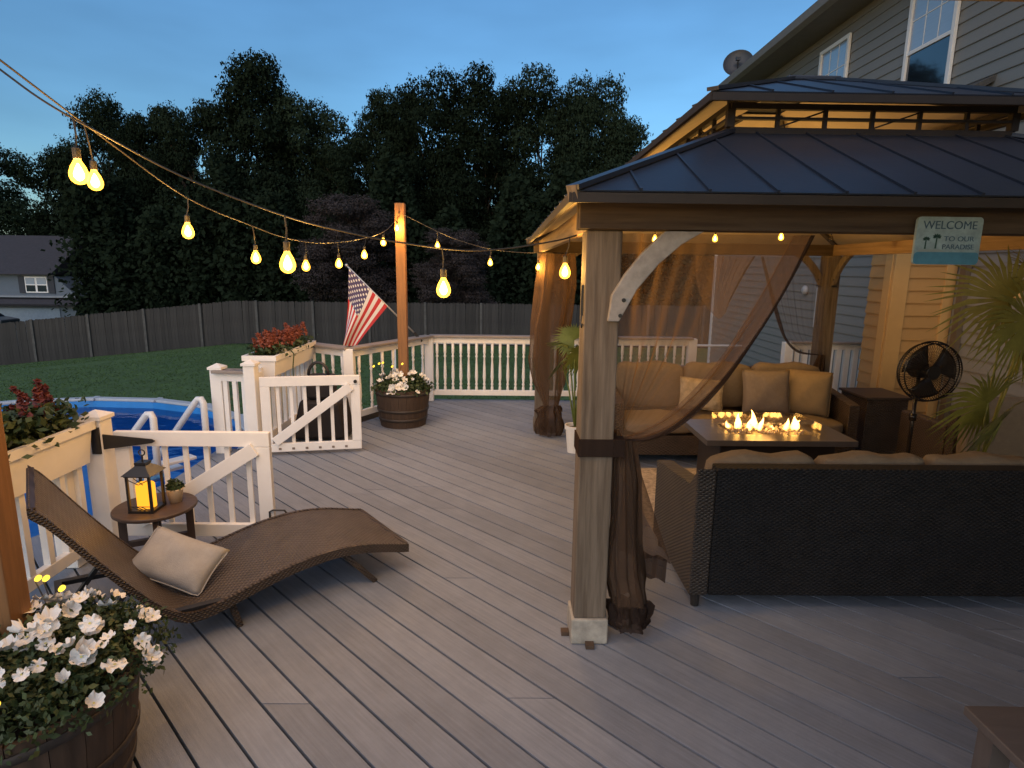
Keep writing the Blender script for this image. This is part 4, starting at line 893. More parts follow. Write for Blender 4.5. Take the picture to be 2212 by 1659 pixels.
fanpalm('potted palm in a small white pot beside the near gazebo post', (.69, 5.6, 0), .095, .27, .8, [(.60, 5.55, 1.02, .26, 2.4, .1, .4), (.72, 5.55, .95, .25, -2.6, -.1, 1.2), (.55, 5.6, .88, .24, -2.2, -.35, .8), (.64, 5.5, 1.10, .22, 3.0, .5, 1.4), (.75, 5.6, 1.12, .2, .6, .6, .3)], POT, 3)
fanpalm('big fan palm with yellow lamplight in its leaf colour at the right edge under the gazebo', (3.16, 3.82, 0), .2, .36, 1, [(2.98, 3.55, 1.60, .44, 2.5, .25, 1.3), (3.08, 3.5, 1.48, .44, 3.3, -.1, 1.5), (3.0, 3.6, .96, .40, 3.25, .05, 1.2), (3.2, 3.6, 1.7, .4, 1.2, .8, .7), (3.06, 3.55, .86, .36, 3.5, -.3, 1.0), (3.25, 3.7, 1.3, .4, -.3, .1, .5)], M('terracotta', (.3, .13, .07), .7), 8, M('palm_lit_yellow', (.17, .165, .03), .55, .25, 12))  # leaf colour carries the gazebo's warm light

# welcome sign on the front fascia
sg = root('welcome_sign', (1.70, 2.53, 1.78), 'blue welcome sign with palm trees hanging on the front beam', 'sign')
SX0, SX1, SZ0, SZ1, SY = 1.675, 1.945, 1.782, 1.972, 2.505
def rrect(x0, x1, z0, z1, r_, y):
    pts = []
    for cx_, cz_, a0 in ((x1 - r_, z1 - r_, 0), (x0 + r_, z1 - r_, PI / 2), (x0 + r_, z0 + r_, PI), (x1 - r_, z0 + r_, 1.5 * PI)):
        for k in range(5): a = a0 + k / 4 * PI / 2; pts.append((cx_ + r_ * math.cos(a), y, cz_ + r_ * math.sin(a)))
    return pts
b = B(); b.prism(rrect(SX0, SX1, SZ0, SZ1, .016, SY), (0, .012, 0)); b.build('sign_board', M('sign_sky_blue', (.27, .38, .43), .7, .25, 22), sg)
b = B(); b.prism(rrect(SX0 + .001, SX1 - .001, SZ0 + .001, SZ0 + .05, .0155, SY - .0015), (0, .001, 0)); b.build('painted_sea', M('sign_sea', (.06, .21, .33), .6, .15, 20), sg)
b = B(); b.prism([(SX0 + .012, SY - .0015, SZ0 + .0515), (SX0 + .13, SY - .0015, SZ0 + .0515), (SX0 + .10, SY - .0015, SZ0 + .062), (SX0 + .02, SY - .0015, SZ0 + .06)], (0, .001, 0)); b.build('painted_sand', M('sign_sand', (.26, .32, .33), .6), sg)
SIGNT = M('sign_letter', (.055, .12, .19), .6, .2, 30); SIGNG = M('sign_palm', (.03, .09, .08), .6)
for px, pz, s_ in ((SX0 + .042, SZ0 + .062, .75), (SX0 + .085, SZ0 + .064, .9)):
    b = B(); b.prism([(px - .003, SY - .0015, pz), (px + .004, SY - .0015, pz), (px + .005 * s_, SY - .0015, pz + .05 * s_), (px, SY - .0015, pz + .05 * s_)], (0, .001, 0)); b.build('painted_palm_trunk', SIGNG, sg)
    b = B()
    for k in range(7):
        a = -.4 + k * .65; c = Vector((px + .002, SY - .002, pz + .052 * s_)); d = Vector((math.cos(a), 0, math.sin(a) * .7)) * .022 * s_; n_ = Vector((-d.z, 0, d.x)) * .25
        b.prism([c, c + d * .5 + n_, c + d, c + d * .5 - n_], (0, .0008, 0))
    b.build('painted_palm_crown', SIGNG, sg)
def text(body, x, z, size, mat, parent, y, wid=None):
    cu = bpy.data.curves.new('t', 'FONT'); cu.body = body; cu.size = size; cu.align_x = 'CENTER'; cu.extrude = .0006; cu.offset = 0
    o = bpy.data.objects.new('t', cu); COL.objects.link(o); bpy.context.view_layer.update()
    me = bpy.data.meshes.new_from_object(o.evaluated_get(bpy.context.evaluated_depsgraph_get())); bpy.data.objects.remove(o)
    xs = [v.co.x for v in me.vertices]; k_ = (wid / (max(xs) - min(xs))) if wid else 1
    me.transform(Matrix.Translation(Vector((x, y, z)) - WL[parent]) @ Matrix.Rotation(PI / 2, 4, 'X') @ Matrix.Scale(k_, 4, (1, 0, 0)))
    return link('lettering', me, mat, parent)
text('WELCOME', (SX0 + SX1) / 2, SZ1 - .048, .046, SIGNT, sg, SY - .002, .222)
text('TO OUR', SX0 + .178, SZ0 + .094, .028, SIGNT, sg, SY - .002, .125)
text('PARADISE', SX0 + .178, SZ0 + .062, .028, SIGNT, sg, SY - .002, .13)

# low table corner, bottom right
lt = root('low_table', (2.1, 1.6, 0), 'plain brown low table corner at the bottom right', 'table')
LT = M('brown_tabletop', (.10, .085, .08), .5, .15, 5, (1, 6, 1), .1)
cxy = Vector((1.44, 1.63, 0)); ra = -.02
mt_ = Matrix.Translation(cxy) @ Matrix.Rotation(ra, 4, 'Z')
B().box(0, 1.1, -.7, 0, .40, .43, mt_).build('table_top', LT, lt, bevel=.004)
for a, c in ((.06, -.06), (1.04, -.06), (.06, -.64), (1.04, -.64)): B().box(a - .03, a + .03, c - .03, c + .03, .001, .3995, mt_).build('leg', LT, lt)

# ------------------------------------------------------------------ flag
fg = root('flag_on_pole', (-1.1, 7.55, .88), 'stars and stripes flag on a slanted pole at the railing bend', 'flag')
P0, P1 = Vector((-1.08, 7.62, .86)), Vector((-1.90, 7.42, 1.74))
b = B(); b.tube([P0, P1], .011, 8); b.build('pole', M('flag_pole', (.5, .5, .5), .4, metal=.6), fg, smooth=True)
b = B(); bmesh.ops.create_icosphere(b.b, subdivisions=2, radius=.02, matrix=Matrix.Translation(P1 + Vector((-.01, 0, .012)))); b.build('finial', M('flag_pole', (0, 0, 0)), fg, smooth=True)
b = B(); b.bar(P0 + Vector((.03, .01, -.05)), P0 + Vector((-.06, -.015, .07)), .035, .035); b.build('bracket', BLACK, fg)
FM = bpy.data.materials.new('flag_cloth'); FM.use_nodes = True; n = FM.node_tree; bs = n.nodes['Principled BSDF']; bs.inputs['Roughness'].default_value = .8; l = n.links.new
uvn = n.nodes.new('ShaderNodeTexCoord'); sp = n.nodes.new('ShaderNodeSeparateXYZ'); l(uvn.outputs['UV'], sp.inputs[0])
def mth(op, a, c=None, d=None):
    q = n.nodes.new('ShaderNodeMath'); q.operation = op
    for i, v in enumerate((a, c, d)):
        if v is None: continue
        if isinstance(v, (int, float)): q.inputs[i].default_value = v
        else: l(v, q.inputs[i])
    return q.outputs[0]
S_, T_ = sp.outputs[0], sp.outputs[1]       # S across the stripes (0 at the top stripe), T along the fly
stripe = mth('GREATER_THAN', mth('FRACT', mth('MULTIPLY', S_, 6.5)), .5)
canton = mth('MULTIPLY', mth('LESS_THAN', S_, 7 / 13), mth('LESS_THAN', T_, .4))
row = mth('MULTIPLY', S_, 13 / 7 * 9); colm = mth('MULTIPLY', T_, 11 / .4)
fr_, fc_ = mth('SUBTRACT', mth('FRACT', row), .5), mth('SUBTRACT', mth('FRACT', colm), .5)
par = mth('MODULO', mth('ADD', mth('FLOOR', row), mth('FLOOR', colm)), 2)
star = mth('MULTIPLY', mth('LESS_THAN', mth('ADD', mth('MULTIPLY', fr_, fr_), mth('MULTIPLY', fc_, fc_)), .15), mth('LESS_THAN', par, .5))
def mixc(f, a, c):
    q = n.nodes.new('ShaderNodeMix'); q.data_type = 'RGBA'; l(f, q.inputs[0])
    for i, v in ((6, a), (7, c)):
        if isinstance(v, tuple): q.inputs[i].default_value = (*v, 1)
        else: l(v, q.inputs[i])
    return q.outputs[2]
l(mixc(canton, mixc(stripe, (.50, .035, .04), (.72, .70, .68)), mixc(star, (.075, .06, .14), (.70, .68, .66))), bs.inputs['Base Color'])
hd = (P1 - P0).normalized()
def flagpt(u, v):
    hp_ = P1 - hd * (.03 + .64 * u); th = .10 + .62 * u
    d = Vector((-math.sin(th) * .9, 0, -math.cos(th))); t_ = v * .92
    return hp_ + d * t_ + Vector((.02 * math.sin(v * 5 + u * 3) * v, -.02 + .07 * math.sin(u * 8.5 + v * 1.5) * v * (.4 + v) - .10 * u * v, 0))
b = B(); b.grid(flagpt, 30, 30, (1, 1)); b.build('cloth', FM, fg, smooth=True)

# ------------------------------------------------------------------ string lights
GLOW = glowglass('bulb_glow', (1, .50, .05), 1.7); CORE = emit('bulb_core', (1, .72, .28), 8)
CABLE = M('light_cable', (.03, .025, .02), .6, .2, 20); SOCK = M('bulb_socket', (.02, .018, .015), .5)
bb = B(); bb.lathe([(.010, .045), (.014, .036), (.024, .018), (.031, -.004), (.031, -.016), (.026, -.030), (.014, -.040), (.001, -.043)], 16, cap=False)
bmesh.ops.recalc_face_normals(bb.b, faces=bb.b.faces); BULBM = bpy.data.meshes.new('bulb'); bb.b.to_mesh(BULBM); bb.b.free(); BULBM.polygons.foreach_set('use_smooth', [True] * len(BULBM.polygons)); BULBM.materials.append(GLOW)
bb = B(); bb.lathe([(.002, .03), (.011, .012), (.017, -.006), (.016, -.018), (.008, -.028), (.001, -.031)], 12, cap=False); COREM = bpy.data.meshes.new('filament'); bb.b.to_mesh(COREM); bb.b.free(); COREM.materials.append(CORE); COREM.polygons.foreach_set('use_smooth', [True] * len(COREM.polygons))
bb = B(); bb.lathe([(.008, .085), (.013, .08), (.013, .046), (.012, .044)], 12); SOCKM = bpy.data.meshes.new('socket'); bb.b.to_mesh(SOCKM); bb.b.free(); SOCKM.materials.append(SOCK)
BULBL = {}
def strand(label, cable, bulbs, power, drop=True, rad=.0034, scale=1, lit=None):
    r = root('string_light', cable[0], label, 'string light', 'strings of round light bulbs')
    cp = [Vector(p) for p in cable]; pts = []
    for i in range(len(cp) - 1):
        P = [cp[max(0, i - 1)], cp[i], cp[i + 1], cp[min(len(cp) - 1, i + 2)]]
        for k_ in range(6):
            t_ = k_ / 6; pts.append(.5 * ((2 * P[1]) + (-P[0] + P[2]) * t_ + (2 * P[0] - 5 * P[1] + 4 * P[2] - P[3]) * t_ ** 2 + (-P[0] + 3 * P[1] - 3 * P[2] + P[3]) * t_ ** 3))
    pts.append(cp[-1])
    b = B(); b.tube(pts, rad, 6); b.build('cable', CABLE, r, smooth=True)
    for i, q in enumerate(bulbs):
        q = Vector(q); top = min(pts, key=lambda p: (p.x - q.x) ** 2 + (p.y - q.y) ** 2)
        o = link('bulb', BULBM, None, r, q - WL[r]); o.scale = (scale,) * 3
        on = lit is None or lit[i]
        s_ = link('socket', SOCKM, None, o)
        if on: link('filament', COREM, None, o)
        b = B(); b.tube([Vector((0, 0, .083)), (top - q) / scale * .6 + Vector((.004, 0, .02)), (top - q) / scale], .0035, 5); 
        me = bpy.data.meshes.new('drop_wire'); b.b.to_mesh(me); b.b.free(); link('drop_wire', me, CABLE, o)
        if on:
            key = power
            if key not in BULBL:
                ld = bpy.data.lights.new('bulb_light', 'POINT'); ld.energy = power; ld.color = (1, .57, .15); ld.shadow_soft_size = .03; BULBL[key] = ld
            lo = bpy.data.objects.new('bulb_light', BULBL[key]); COL.objects.link(lo); lo.parent = o
        else:
            o.data = o.data.copy(); o.data.materials[0] = clear_glass('dark_bulb', (.6, .55, .5))
    return r
strand('string of bulbs running from the left edge to the far pine post',
       [(-1.60, 1.86, 2.44), (-1.578, 2.051, 2.365), (-1.539, 2.435, 2.223), (-1.487, 2.947, 2.05), (-1.428, 3.524, 1.962), (-1.385, 3.946, 1.915), (-1.325, 4.538, 1.908), (-1.242, 5.35, 1.976), (-1.173, 6.028, 2.077), (-1.115, 6.565, 2.27)],
       [(-1.544, 2.386, 2.052), (-1.489, 2.928, 1.9), (-1.427, 3.541, 1.789), (-1.359, 4.207, 1.744), (-1.297, 4.812, 1.764), (-1.235, 5.421, 1.844), (-1.177, 5.988, 1.975), (-1.13, 6.50, 2.141)], BULB_W, scale=.86)
strand('string of bulbs running from the left edge to the near gazebo corner',
       [(-1.60, 1.83, 2.42), (-1.458, 1.889, 2.292), (-1.361, 1.923, 2.212), (-1.23, 1.968, 2.132), (-1.029, 2.038, 2.020), (-.753, 2.134, 1.913), (-.559, 2.201, 1.865), (-.39, 2.26, 1.835), (-.16, 2.34, 1.811), (.016, 2.401, 1.823), (.201, 2.465, 1.856), (.30, 2.60, 1.885), (.31, 3.0, 1.90)],
       [(-1.304, 1.943, 2.02), (-.752, 2.134, 1.757), (-.232, 2.315, 1.67), (.29, 2.95, 1.735)], BULB_W, scale=.86)
strand('string of bulbs running from the far pine post to the back of the gazebo',
       [(-1.084, 6.56, 2.29), (-.703, 6.442, 2.106), (-.434, 6.372, 2.004), (-.146, 6.297, 1.931), (.136, 6.224, 1.9), (.375, 6.152, 1.895)],
       [(-.704, 6.442, 1.966), (-.15, 6.298, 1.796), (.33, 6.05, 1.757)], BULB_W, scale=.8)
strand('string of small bulbs along the back beam inside the gazebo',
       [(.62, 5.5, 2.10), (1.31, 5.4, 2.085), (1.84, 5.4, 2.09), (2.42, 5.4, 2.11), (2.86, 5.4, 2.10), (3.3, 5.5, 2.10)],
       [(1.31, 5.4, 2.01), (1.84, 5.4, 2.02), (2.42, 5.4, 2.04), (2.86, 5.4, 2.03)], INNER_W, scale=.75, lit=(1, 1, 1, 0))

# ------------------------------------------------------------------ the house on the right
WX, WY1, WZ0, WZ1 = 4.8, 13.9, -1.1, 5.23
hs = root('house', (WX, 6, WZ0), 'beige two-storey house with lap siding beside the gazebo', 'house')
B().box(WX + .02, WX + 8, -3, WY1 - .02, WZ0, WZ1).build('wall', SIDING, hs)
b = B(); b.prism([(WX + .019, -3, 0), (WX - .016, -3, 0), (WX - .016, -3, .012), (WX - .002, -3, .134), (WX + .019, -3, .134)], (0, WY1 + 3 - .08, 0)); bmesh.ops.recalc_face_normals(b.b, faces=b.b.faces)
me = bpy.data.meshes.new('siding_board'); b.b.to_mesh(me); b.b.free(); me.transform(Matrix.Translation(-Vector((WX, 6, 0)))); me.materials.append(SIDING)
z = WZ0
while z < WZ1 - .05: link('siding_board', me, None, hs, (0, 0, z - WZ0)); z += .1325
B().box(WX - .03, WX + .07, WY1 - .079, WY1 + .03, WZ0, WZ1 - .002).build('corner_trim', WHITE, hs)
SOFF = M('soffit_vinyl', (.16, .14, .11), .6, .08, 8)
B().box(WX - .47, WX + .05, -3, WY1 + .35, WZ1, WZ1 + .03).build('soffit', SOFF, hs)
b = B(); b.prism([(WX - .47, -3, WZ1 + .002), (WX - .56, -3, WZ1 + .03), (WX - .585, -3, WZ1 + .13), (WX - .57, -3, WZ1 + .135), (WX - .47, -3, WZ1 + .13)], (0, WY1 + 3.36, 0)); b.build('gutter', M('gutter_grey', (.22, .21, .20), .5), hs)
b = B(); b.prism([(WX - .55, -3, WZ1 + .14), (WX + 4.5, -3, WZ1 + 2.9), (WX + 4.5, -3, WZ1 + 2.8), (WX - .5, -3, WZ1 + .10)], (0, WY1 + 3.4, 0)); b.build('roof', M('shingle_roof', (.08, .075, .07), .9, .3, 30), hs)
PANE = M('window_blind_sky_glass', (.30, .38, .48), .10, .08, 3, (1, 1, 20), spec=.8, coat=1); PANED = M('window_dark_glass', (.012, .018, .028), .05, .1, 3, spec=.9, coat=1)  # pale blinds and blue sky reflection mixed into the light pane's colour
def window(y0, y1, z0, z1, dark):
    x = WX - .02; fw = .055; wd = .035
    b = B(); b.box(x - wd, x + .001, y0, y0 + fw, z0, z1); b.box(x - wd, x + .001, y1 - fw, y1, z0, z1); b.box(x - wd, x + .001, y0 + fw, y1 - fw, z1 - fw, z1); b.box(x - wd, x + .001, y0 + fw, y1 - fw, z0, z0 + fw)
    wn = b.build('window', WHITE, hs, bevel=.004)
    zm = (z0 + z1) / 2 + .05
    b = B(); b.box(WX - .047, WX - .018, y0 + fw, y1 - fw, zm - .02, zm + .02); o = b.build('meeting_rail', WHITE, hs); o.parent = wn; WL[o] = WL[wn]
    for a, c, m_ in ((zm + .02, z1 - fw, PANE), (z0 + fw, zm - .02, PANED if dark else PANE)):
        b = B(); b.box(WX - .030, WX - .019, y0 + fw + .001, y1 - fw - .001, a + .001, c - .001); o = b.build('pane', m_, hs); o.parent = wn; WL[o] = WL[wn]
        if m_ is PANE:
            for i in (1, 2):
                yy = y0 + fw + (y1 - y0 - 2 * fw) * i / 3; b = B(); b.box(WX - .034, WX - .0305, yy - .006, yy + .006, a, c); o = b.build('muntin', WHITE, hs); o.parent = wn; WL[o] = WL[wn]
            zz = (a + c) / 2; b = B(); b.box(WX - .035, WX - .0308, y0 + fw, y1 - fw, zz - .006, zz + .006); o = b.build('muntin', WHITE, hs); o.parent = wn; WL[o] = WL[wn]
window(6.93, 7.76, 3.45, 5.02, True); window(9.05, 9.86, 3.45, 5.0, False)
# bump-out with corner boards, lit by the gazebo bulbs
CY0, CY1, CX0, CZ1 = 6.42, 6.85, 4.11, 3.25
B().box(CX0 + .03, WX - .02, CY0 + .03, CY1, WZ0, CZ1).build('bump_out_wall', SIDING, hs)
b = B(); b.prism([(CX0 + .1, CY0 + .029, 0), (CX0 + .1, CY0 + .004, 0), (CX0 + .1, CY0 + .004, .012), (CX0 + .1, CY0 + .018, .132), (CX0 + .1, CY0 + .029, .132)], (WX - CX0 - .22, 0, 0)); bmesh.ops.recalc_face_normals(b.b, faces=b.b.faces)
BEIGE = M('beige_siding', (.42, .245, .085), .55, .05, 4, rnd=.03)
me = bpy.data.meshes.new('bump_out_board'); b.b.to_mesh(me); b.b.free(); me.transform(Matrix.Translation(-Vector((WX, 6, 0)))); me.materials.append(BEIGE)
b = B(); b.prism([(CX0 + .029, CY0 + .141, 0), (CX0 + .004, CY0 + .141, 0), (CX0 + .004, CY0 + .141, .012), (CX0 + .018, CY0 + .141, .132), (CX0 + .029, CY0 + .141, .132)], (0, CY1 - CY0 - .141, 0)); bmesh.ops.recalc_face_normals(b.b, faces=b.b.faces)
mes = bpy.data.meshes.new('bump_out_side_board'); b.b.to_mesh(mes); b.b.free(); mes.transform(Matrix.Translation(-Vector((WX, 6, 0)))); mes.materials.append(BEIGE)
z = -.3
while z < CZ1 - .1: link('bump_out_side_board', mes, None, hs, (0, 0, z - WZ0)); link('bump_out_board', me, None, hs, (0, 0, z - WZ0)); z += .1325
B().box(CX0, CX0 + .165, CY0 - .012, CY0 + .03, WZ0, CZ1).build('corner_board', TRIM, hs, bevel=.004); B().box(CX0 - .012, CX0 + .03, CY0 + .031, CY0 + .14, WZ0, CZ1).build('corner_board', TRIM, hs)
B().box(WX - .13, WX - .018, CY0 - .010, CY0 + .03, WZ0, CZ1).build('corner_board', TRIM, hs, bevel=.004)
b = B(); b.prism([(CX0 - .1, CY0 - .12, CZ1 + .001), (WX, CY0 - .12, CZ1 + .42), (WX, CY0 - .12, CZ1 + .36), (CX0 - .06, CY0 - .12, CZ1 - .05)], (0, CY1 - CY0 + .2, 0)); b.build('bump_out_roof', M('shingle_roof', (0, 0, 0)), hs)
# unseen porch roof and posts over the camera's right, added to shade the deck
B().box(.75, WX - .02, -3, 1.72, 2.62, 2.66).build('added_porch_soffit', SOFF, hs); b = B(); b.prism([(.70, -3, 2.661), (.70, 1.80, 2.661), (.70, 1.80, 2.72), (.70, -3, 3.6)], (WX - .72, 0, 0)); b.build('porch_roof', M('shingle_roof', (0, 0, 0)), hs)
for px_ in (2.78, 4.6): B().box(px_ - .06, px_ + .06, 1.60, 1.72, .001, 2.6195).build('added_porch_post', WHITE, hs)
B().box(.70, WX - .02, 1.735, 1.80, 2.48, 2.6605).build('added_porch_fascia', TRIM, hs)
# downspout and wall fixtures
B().box(WX - .075, WX - .02, 6.22, 6.30, WZ0, 2.2).build('downspout', M('dark_downspout', (.12, .09, .06), .5), hs)
B().box(WX - .05, WX - .017, 5.55, 5.95, 1.52, 1.64).build('vent_hood', TRIM, hs, bevel=.01)
b = B(); b.lathe([(.07, 0), (.075, .03), (.04, .06)], 16); bmesh.ops.transform(b.b, matrix=Matrix.Translation((WX - .018, 9.6, 1.45)) @ Matrix.Rotation(-PI / 2, 4, 'Y'), verts=b.b.verts); b.build('wall_meter', M('meter_grey', (.5, .5, .5), .4), hs, smooth=True)
B().box(WX - .09, WX - .018, 8.9, 9.15, .9, 1.5).build('service_box', M('meter_grey', (0, 0, 0)), hs, bevel=.01)

ds = root('satellite_dish', (4.55, 13.0, 5.36), 'round satellite dish on the house roof edge', 'satellite dish')
dn = Vector((-.35, -.9, .35)).normalized(); q = dn.to_track_quat('Z', 'Y').to_matrix().to_4x4(); dc = Vector((4.60, 12.9, 5.78))
b = B(); b.lathe([(.005, -.06), (.11, -.05), (.20, -.02), (.28, .02), (.285, .025)], 28, cap=False); bmesh.ops.transform(b.b, matrix=Matrix.Translation(dc) @ q, verts=b.b.verts); b.build('reflector', M('dish_grey', (.03, .033, .04), .5), ds, smooth=True, solid=.012)
b = B(); b.tube([(4.55, 13.0, 5.36), (4.58, 13.0, 5.6), dc - dn * .06], .022, 8); b.build('mast', M('dish_grey', (0, 0, 0)), ds)
b = B(); b.tube([dc - dn * .02 + Vector((0, 0, -.3)), dc + dn * .3 + Vector((0, 0, -.12))], .012, 6); b.box(-.04, .04, -.03, .03, -.03, .03, Matrix.Translation(dc + dn * .3 + Vector((0, 0, -.10)))); b.build('feed_arm', M('dish_grey', (0, 0, 0)), ds)

# ------------------------------------------------------------------ back fence
fn = root('board_fence', (-6, 26, -1.7), 'weathered grey picket board fence along the back of the lawn', 'fence')
b = B(); b.prism([(-.068, 0, 0), (.068, 0, 0), (.068, 0, 1.79), (.04, 0, 1.83), (-.04, 0, 1.83), (-.068, 0, 1.79)], (0, .018, 0)); bmesh.ops.recalc_face_normals(b.b, faces=b.b.faces)
pk_ = bpy.data.meshes.new('picket'); b.b.to_mesh(pk_); b.b.free(); pk_.materials.append(FENCE)
rj = random.Random(8); x = -25.2
while x < 15.5:
    zf = ground_z(x, 26); o = link('picket', pk_, None, fn, Vector((x, 26 + rj.uniform(-.006, .006), zf + rj.uniform(-.015, .02))) - WL[fn]); o.rotation_euler.y = rj.uniform(-.008, .008); x += .1405
x = -25
while x < 15.4:
    za, zc = ground_z(x, 26), ground_z(x + 2.4, 26)
    for hh in (.35, 1.5): b = B(); b.bar((x, 26.05, za + hh), (x + 2.4, 26.05, zc + hh), .04, .09); b.build('rail', FENCE, fn)
    b = B(); b.box(x - .05, x + .05, 25.94, 25.985, za, za + 1.86); b.build('fence_post', M('pale_post', (.09, .085, .078), .85, .25, 6), fn); x += 2.4

wl = root('white_rope_rail', (0, 11, -.9), 'thin white horizontal rail on the lawn behind the far railing', 'rail')
for x in (-2.2, 1.4, 5): B().box(x - .03, x + .03, 11.97, 12.03, -1.4, .28).build('rail_post', WHITE, wl)
b = B(); b.tube([(-2.2, 12, .25), (5, 12, .25)], .022, 8); b.build('rail_pipe', WHITE, wl)

# ------------------------------------------------------------------ neighbours' houses
nh = root('neighbour_house', (-40, 50, -3.4), 'pale blue-grey neighbour house beyond the fence at the left edge', 'house')
NW = M('neighbour_siding', (.10, .13, .17), .6, .05, 2); NR = M('neighbour_roof', (.035, .035, .045), .9, .2, 5)
B().box(-56, -35.1, 50, 60, -5.9, -1.35).build('wall', NW, nh)
b = B(); b.prism([(-56, 50.4, -1.0), (-35.2, 50.4, -1.0), (-36.9, 50.4, .72), (-56, 50.4, .72)], (0, 8, 0)); b.build('upper_wall', NW, nh)
b = B(); b.prism([(-56, 49.3, -1.62), (-56, 50.6, -.98), (-56, 50.6, -1.2), (-56, 49.4, -1.8)], (21.4, 0, 0)); b.build('porch_roof', NR, nh)
b = B(); b.prism([(-57, 49.8, .73), (-57, 55, 4.0), (-57, 60, .73)], (20.3, 0, 0)); b.build('roof', NR, nh)
B().box(-56, -34.7, 49.9, 50.38, -1.12, -.98).build('eave_board', M('dull_eave', (.22, .25, .29), .6), nh)
for x in (-38.3,):
    wn = B().box(x - .9, x + .9, 50.3, 50.39, -.75, .55).build('window', WHITE, nh)
    for dx in (-.45, .45):
        for z0 in (-.65, -.05): o = B().box(x + dx - .36, x + dx + .36, 50.27, 50.299, z0, z0 + .5).build('pane', PANED if z0 < -.3 else PANE, nh); o.parent = wn
    for dx in (-1.2, 1.2): B().box(x + dx - .24, x + dx + .24, 50.32, 50.395, -.8, .6).build('shutter', M('navy_shutter', (.02, .025, .04), .6), nh)
gd = B().box(-46, -36.4, 49.93, 49.995, -3.3, -2.0).build('garage_door', M('garage_white', (.22, .27, .33), .5), nh)
nh.location = (-40 * .72, 36, 1.75 - 5.15 * .72); nh.scale = (.72,) * 3
cr = root('parked_car', (-38.5, 45, -3.3), 'dark parked car roof showing over the fence before the neighbour house', 'car')
CARM = M('car_paint', (.05, .055, .065), .3, coat=.6)
b = B(); b.prism([(-41.2, 44, -2.95), (-36.4, 44, -2.95), (-36.4, 44, -2.45), (-37.2, 44, -2.3), (-40.9, 44, -2.3), (-41.2, 44, -2.45)], (0, 1.8, 0)); b.build('body', CARM, cr, bevel=.08)
b = B(); b.prism([(-40.7, 44.15, -2.29), (-37.3, 44.15, -2.29), (-38.2, 44.2, -1.72), (-40.2, 44.2, -1.72)], (0, 1.5, 0)); b.build('cabin', PANED, cr, bevel=.06)
for x in (-40.3, -37.3):
    for y in (43.98, 45.62): b = B(); b.tube([(x, y, -2.98), (x, y + .2, -2.98)], .33, 16); b.build('wheel', RUBBER, cr)
cr.location = (-38.5 * .72, 32.4, 1.75 - 5.05 * .72); cr.scale = (.72,) * 3
n2 = root('neighbour_house', (14, 52, -2.2), 'white neighbour house glimpsed between trees through the gazebo', 'house')
b = B(); b.prism([(12.4, 52, -2.2), (19, 52, -2.2), (19, 52, 1.2), (15.7, 52, 3.6), (12.4, 52, 1.2)], (0, 8, 0)); b.build('gable_wall', M('white_neighbour', (.62, .60, .55), .6), n2)
b = B(); b.prism([(12.0, 51.7, .95), (15.7, 51.7, 3.75), (15.7, 51.7, 3.62), (12.1, 51.7, .85)], (0, 8.6, 0)); b.prism([(19.4, 51.7, .95), (15.7, 51.7, 3.76), (15.7, 51.7, 3.63), (19.3, 51.7, .85)], (0, 8.6, 0)); b.build('roof', NR, n2)
for x in (13.6, 15.2): wn = B().box(x - .45, x + .45, 51.95, 51.998, -.4, .9).build('window', WHITE, n2); o = B().box(x - .38, x + .38, 51.93, 51.949, -.33, .83).build('pane', PANED, n2); o.parent = wn

# ------------------------------------------------------------------ trees
def crown_mesh(seed, cone, nblob=38, nleaf=3000, leaf=.0078):
    """unit crown, z 0..1, radius about .5: many round leaf clumps of different size piled into a dome"""
    rng = np.random.default_rng(seed); C_, Nn = [], []
    for i in range(nblob):
        z_ = .06 + .86 * ((i + rng.random()) / nblob); a = i * 2.4 + rng.uniform(-.6, .6)
        prof = math.sqrt(max(0, 1 - ((z_ - .40) / .62) ** 2)) * (1 - cone * max(0, z_ - .3))
        rr = .36 * prof * (.25 + .75 * rng.random() ** .5); br = rng.uniform(.095, .185) * (1 - .35 * z_)
        cpos = np.array([math.cos(a) * rr, math.sin(a) * rr, z_]); m_ = int(nleaf * (br / .15) ** 2)
        Q = rng.normal(size=(m_, 3)); Q /= np.linalg.norm(Q, axis=1)[:, None] + 1e-9
        bump = 1 + .22 * np.sin(Q[:, 0] * 9 + seed + i) * np.sin(Q[:, 1] * 8 + i) + .16 * np.sin(Q[:, 2] * 13 + 2 * i) + .10 * rng.normal(size=m_)
        rad_ = br * bump * (.55 + .45 * rng.random(m_) ** .35)
        C_.append(cpos + Q * rad_[:, None] * np.array([1.15, 1.15, .62])); Nn.append(Q * .8 + np.array([0, 0, .35]))
    return leafmesh('crown', np.concatenate(C_), np.concatenate(Nn), leaf, rng, .6, .5)
CR = [crown_mesh(1, .75), crown_mesh(2, .2), crown_mesh(3, .05), crown_mesh(4, .35), crown_mesh(5, .1)]
for m_ in CR: m_.materials.append(LEAFD)
def trunk_mesh():
    b = B(); b.tube([(0, 0, 0), (.02, 0, .25), (-.01, .02, .55), (.01, 0, .9)], [.035, .026, .018, .006], 8)
    rg = random.Random(2)
    for i in range(9):
        a = rg.random() * 6.28; z_ = .25 + .06 * i; b.tube([(0, 0, z_), (.14 * math.cos(a), .14 * math.sin(a), z_ + .10), (.30 * math.cos(a), .30 * math.sin(a), z_ + .17)], [.012, .008, .003], 5)
    me = bpy.data.meshes.new('trunk'); b.b.to_mesh(me); b.b.free(); me.materials.append(BARK); return me
TR = trunk_mesh()
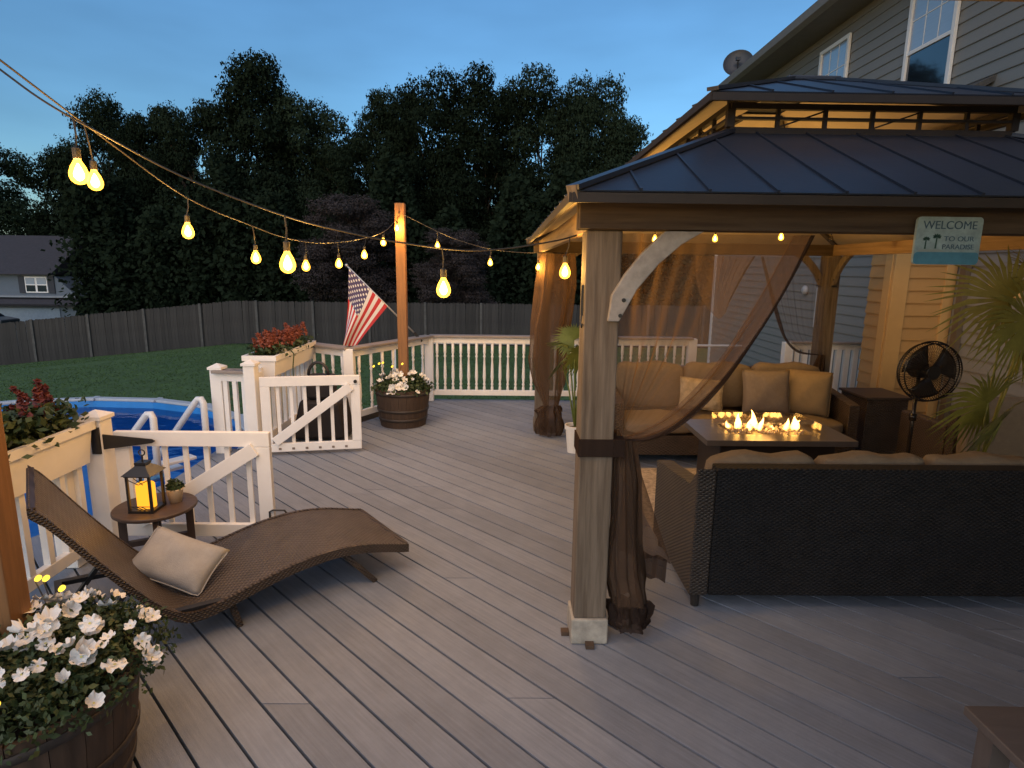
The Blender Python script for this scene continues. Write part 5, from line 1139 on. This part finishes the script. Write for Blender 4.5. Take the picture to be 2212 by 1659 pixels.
def tree(label, x, y, top, width, v, mat=None, low=.10, name='tree', group='trees behind the fence'):
    zb = ground_z(x, y); h = top - zb
    r = root(name, (x, y, zb), label, 'tree', group)
    o = link('trunk', TR, None, r); o.scale = (h * .28, h * .28, h * .9)
    c = link('crown', CR[v] if mat is None else mat, None, r, (0, 0, h * low)); c.scale = (width * 1.18, width * 1.05, h * (1 - low) * 1.02); c.rotation_euler.z = (x * 7.3) % 6.28
    c['kind'] = 'stuff'
    return r
TL = [(-54.5, 66, 14.0, 12, 2, 'low dark tree at the far left edge above the neighbour house'),
      (-29.9, 44, 9.95, 7.5, 1, 'dark tree stepping down at the left end of the tree line'),
      (-27.4, 44, 13.0, 7, 3, 'leafy tree just right of the left end of the tree line'),
      (-22.2, 41, 12.0, 6.5, 1, 'round-topped tree, third from the left in the tree line'),
      (-19.7, 40, 11.8, 6.5, 4, 'dark tree left of the tallest tree'),
      (-15.6, 40, 14.6, 9.5, 0, 'tallest tree of the line, with a pointed crown'),
      (-12.6, 40.5, 12.3, 8, 2, 'rounded tree on the right shoulder of the tallest tree'),
      (-10.2, 39.5, 10.0, 6.0, 4, 'lower tree left of the gap of sky'),
      (-7.4, 41, 13.0, 6.4, 3, 'tree with sky showing through, right of the gap'),
      (-4.6, 40, 13.3, 7.6, 2, 'broad tree above the far pine post'),
      (-1.2, 40, 13.8, 8, 1, 'broad bushy tree right of the far pine post'),
      (2.3, 41, 13.8, 8, 4, 'broad tree in the middle of the right-hand tree group'),
      (5.0, 40, 13.4, 7.2, 2, 'tall tree near the right end of the right-hand group'),
      (7.3, 39.5, 11.0, 5.8, 3, 'tree stepping down beside the gazebo roof'),
      (9.2, 41, 9.2, 4.6, 1, 'last small tree of the line before the gazebo roof')]
for x, y, t_, w_, v, lb in TL: tree(lb, x, y, t_, w_, v)
# undergrowth that fills the lower wood
rng = np.random.default_rng(17); N = 130000
ux = rng.uniform(-24.6, 13, N); hz = rng.random(N) ** .8; base = np.array([-2.4 if a < -8 else -2.2 for a in ux])
hmax = 7.5 + 1.6 * np.sin(ux * .7) + 1.2 * np.sin(ux * 1.9 + 1)
hmax = np.where(ux < -27, 6.0, hmax)
P = np.stack([ux, 36.5 + rng.normal(size=N) * 1.3 + .5 * np.sin(ux * 3), base + hz * hmax], 1)
me = leafmesh('undergrowth', P, np.tile((0., -.7, .4), (N, 1)), .15, rng, .6)
props(link('woodland_undergrowth', me, LEAFD), 'dark mass of undergrowth filling the wood behind the fence', kind='stuff')
# crape myrtles with dull pink blossom just behind the fence
pinkcr = CR[2].copy(); pinkcr.materials.clear(); pinkcr.materials.append(M('myrtle_leaf', (.034, .024, .022), .8, .4, 2))
tree('dull pink crape myrtle left of the far pine post behind the fence', -7.6, 30.5, 5.2, 5.0, 3, pinkcr, .2)
tree('dull pink crape myrtle right of the far pine post behind the fence', -2.4, 30, 3.6, 4.2, 2, pinkcr, .2)
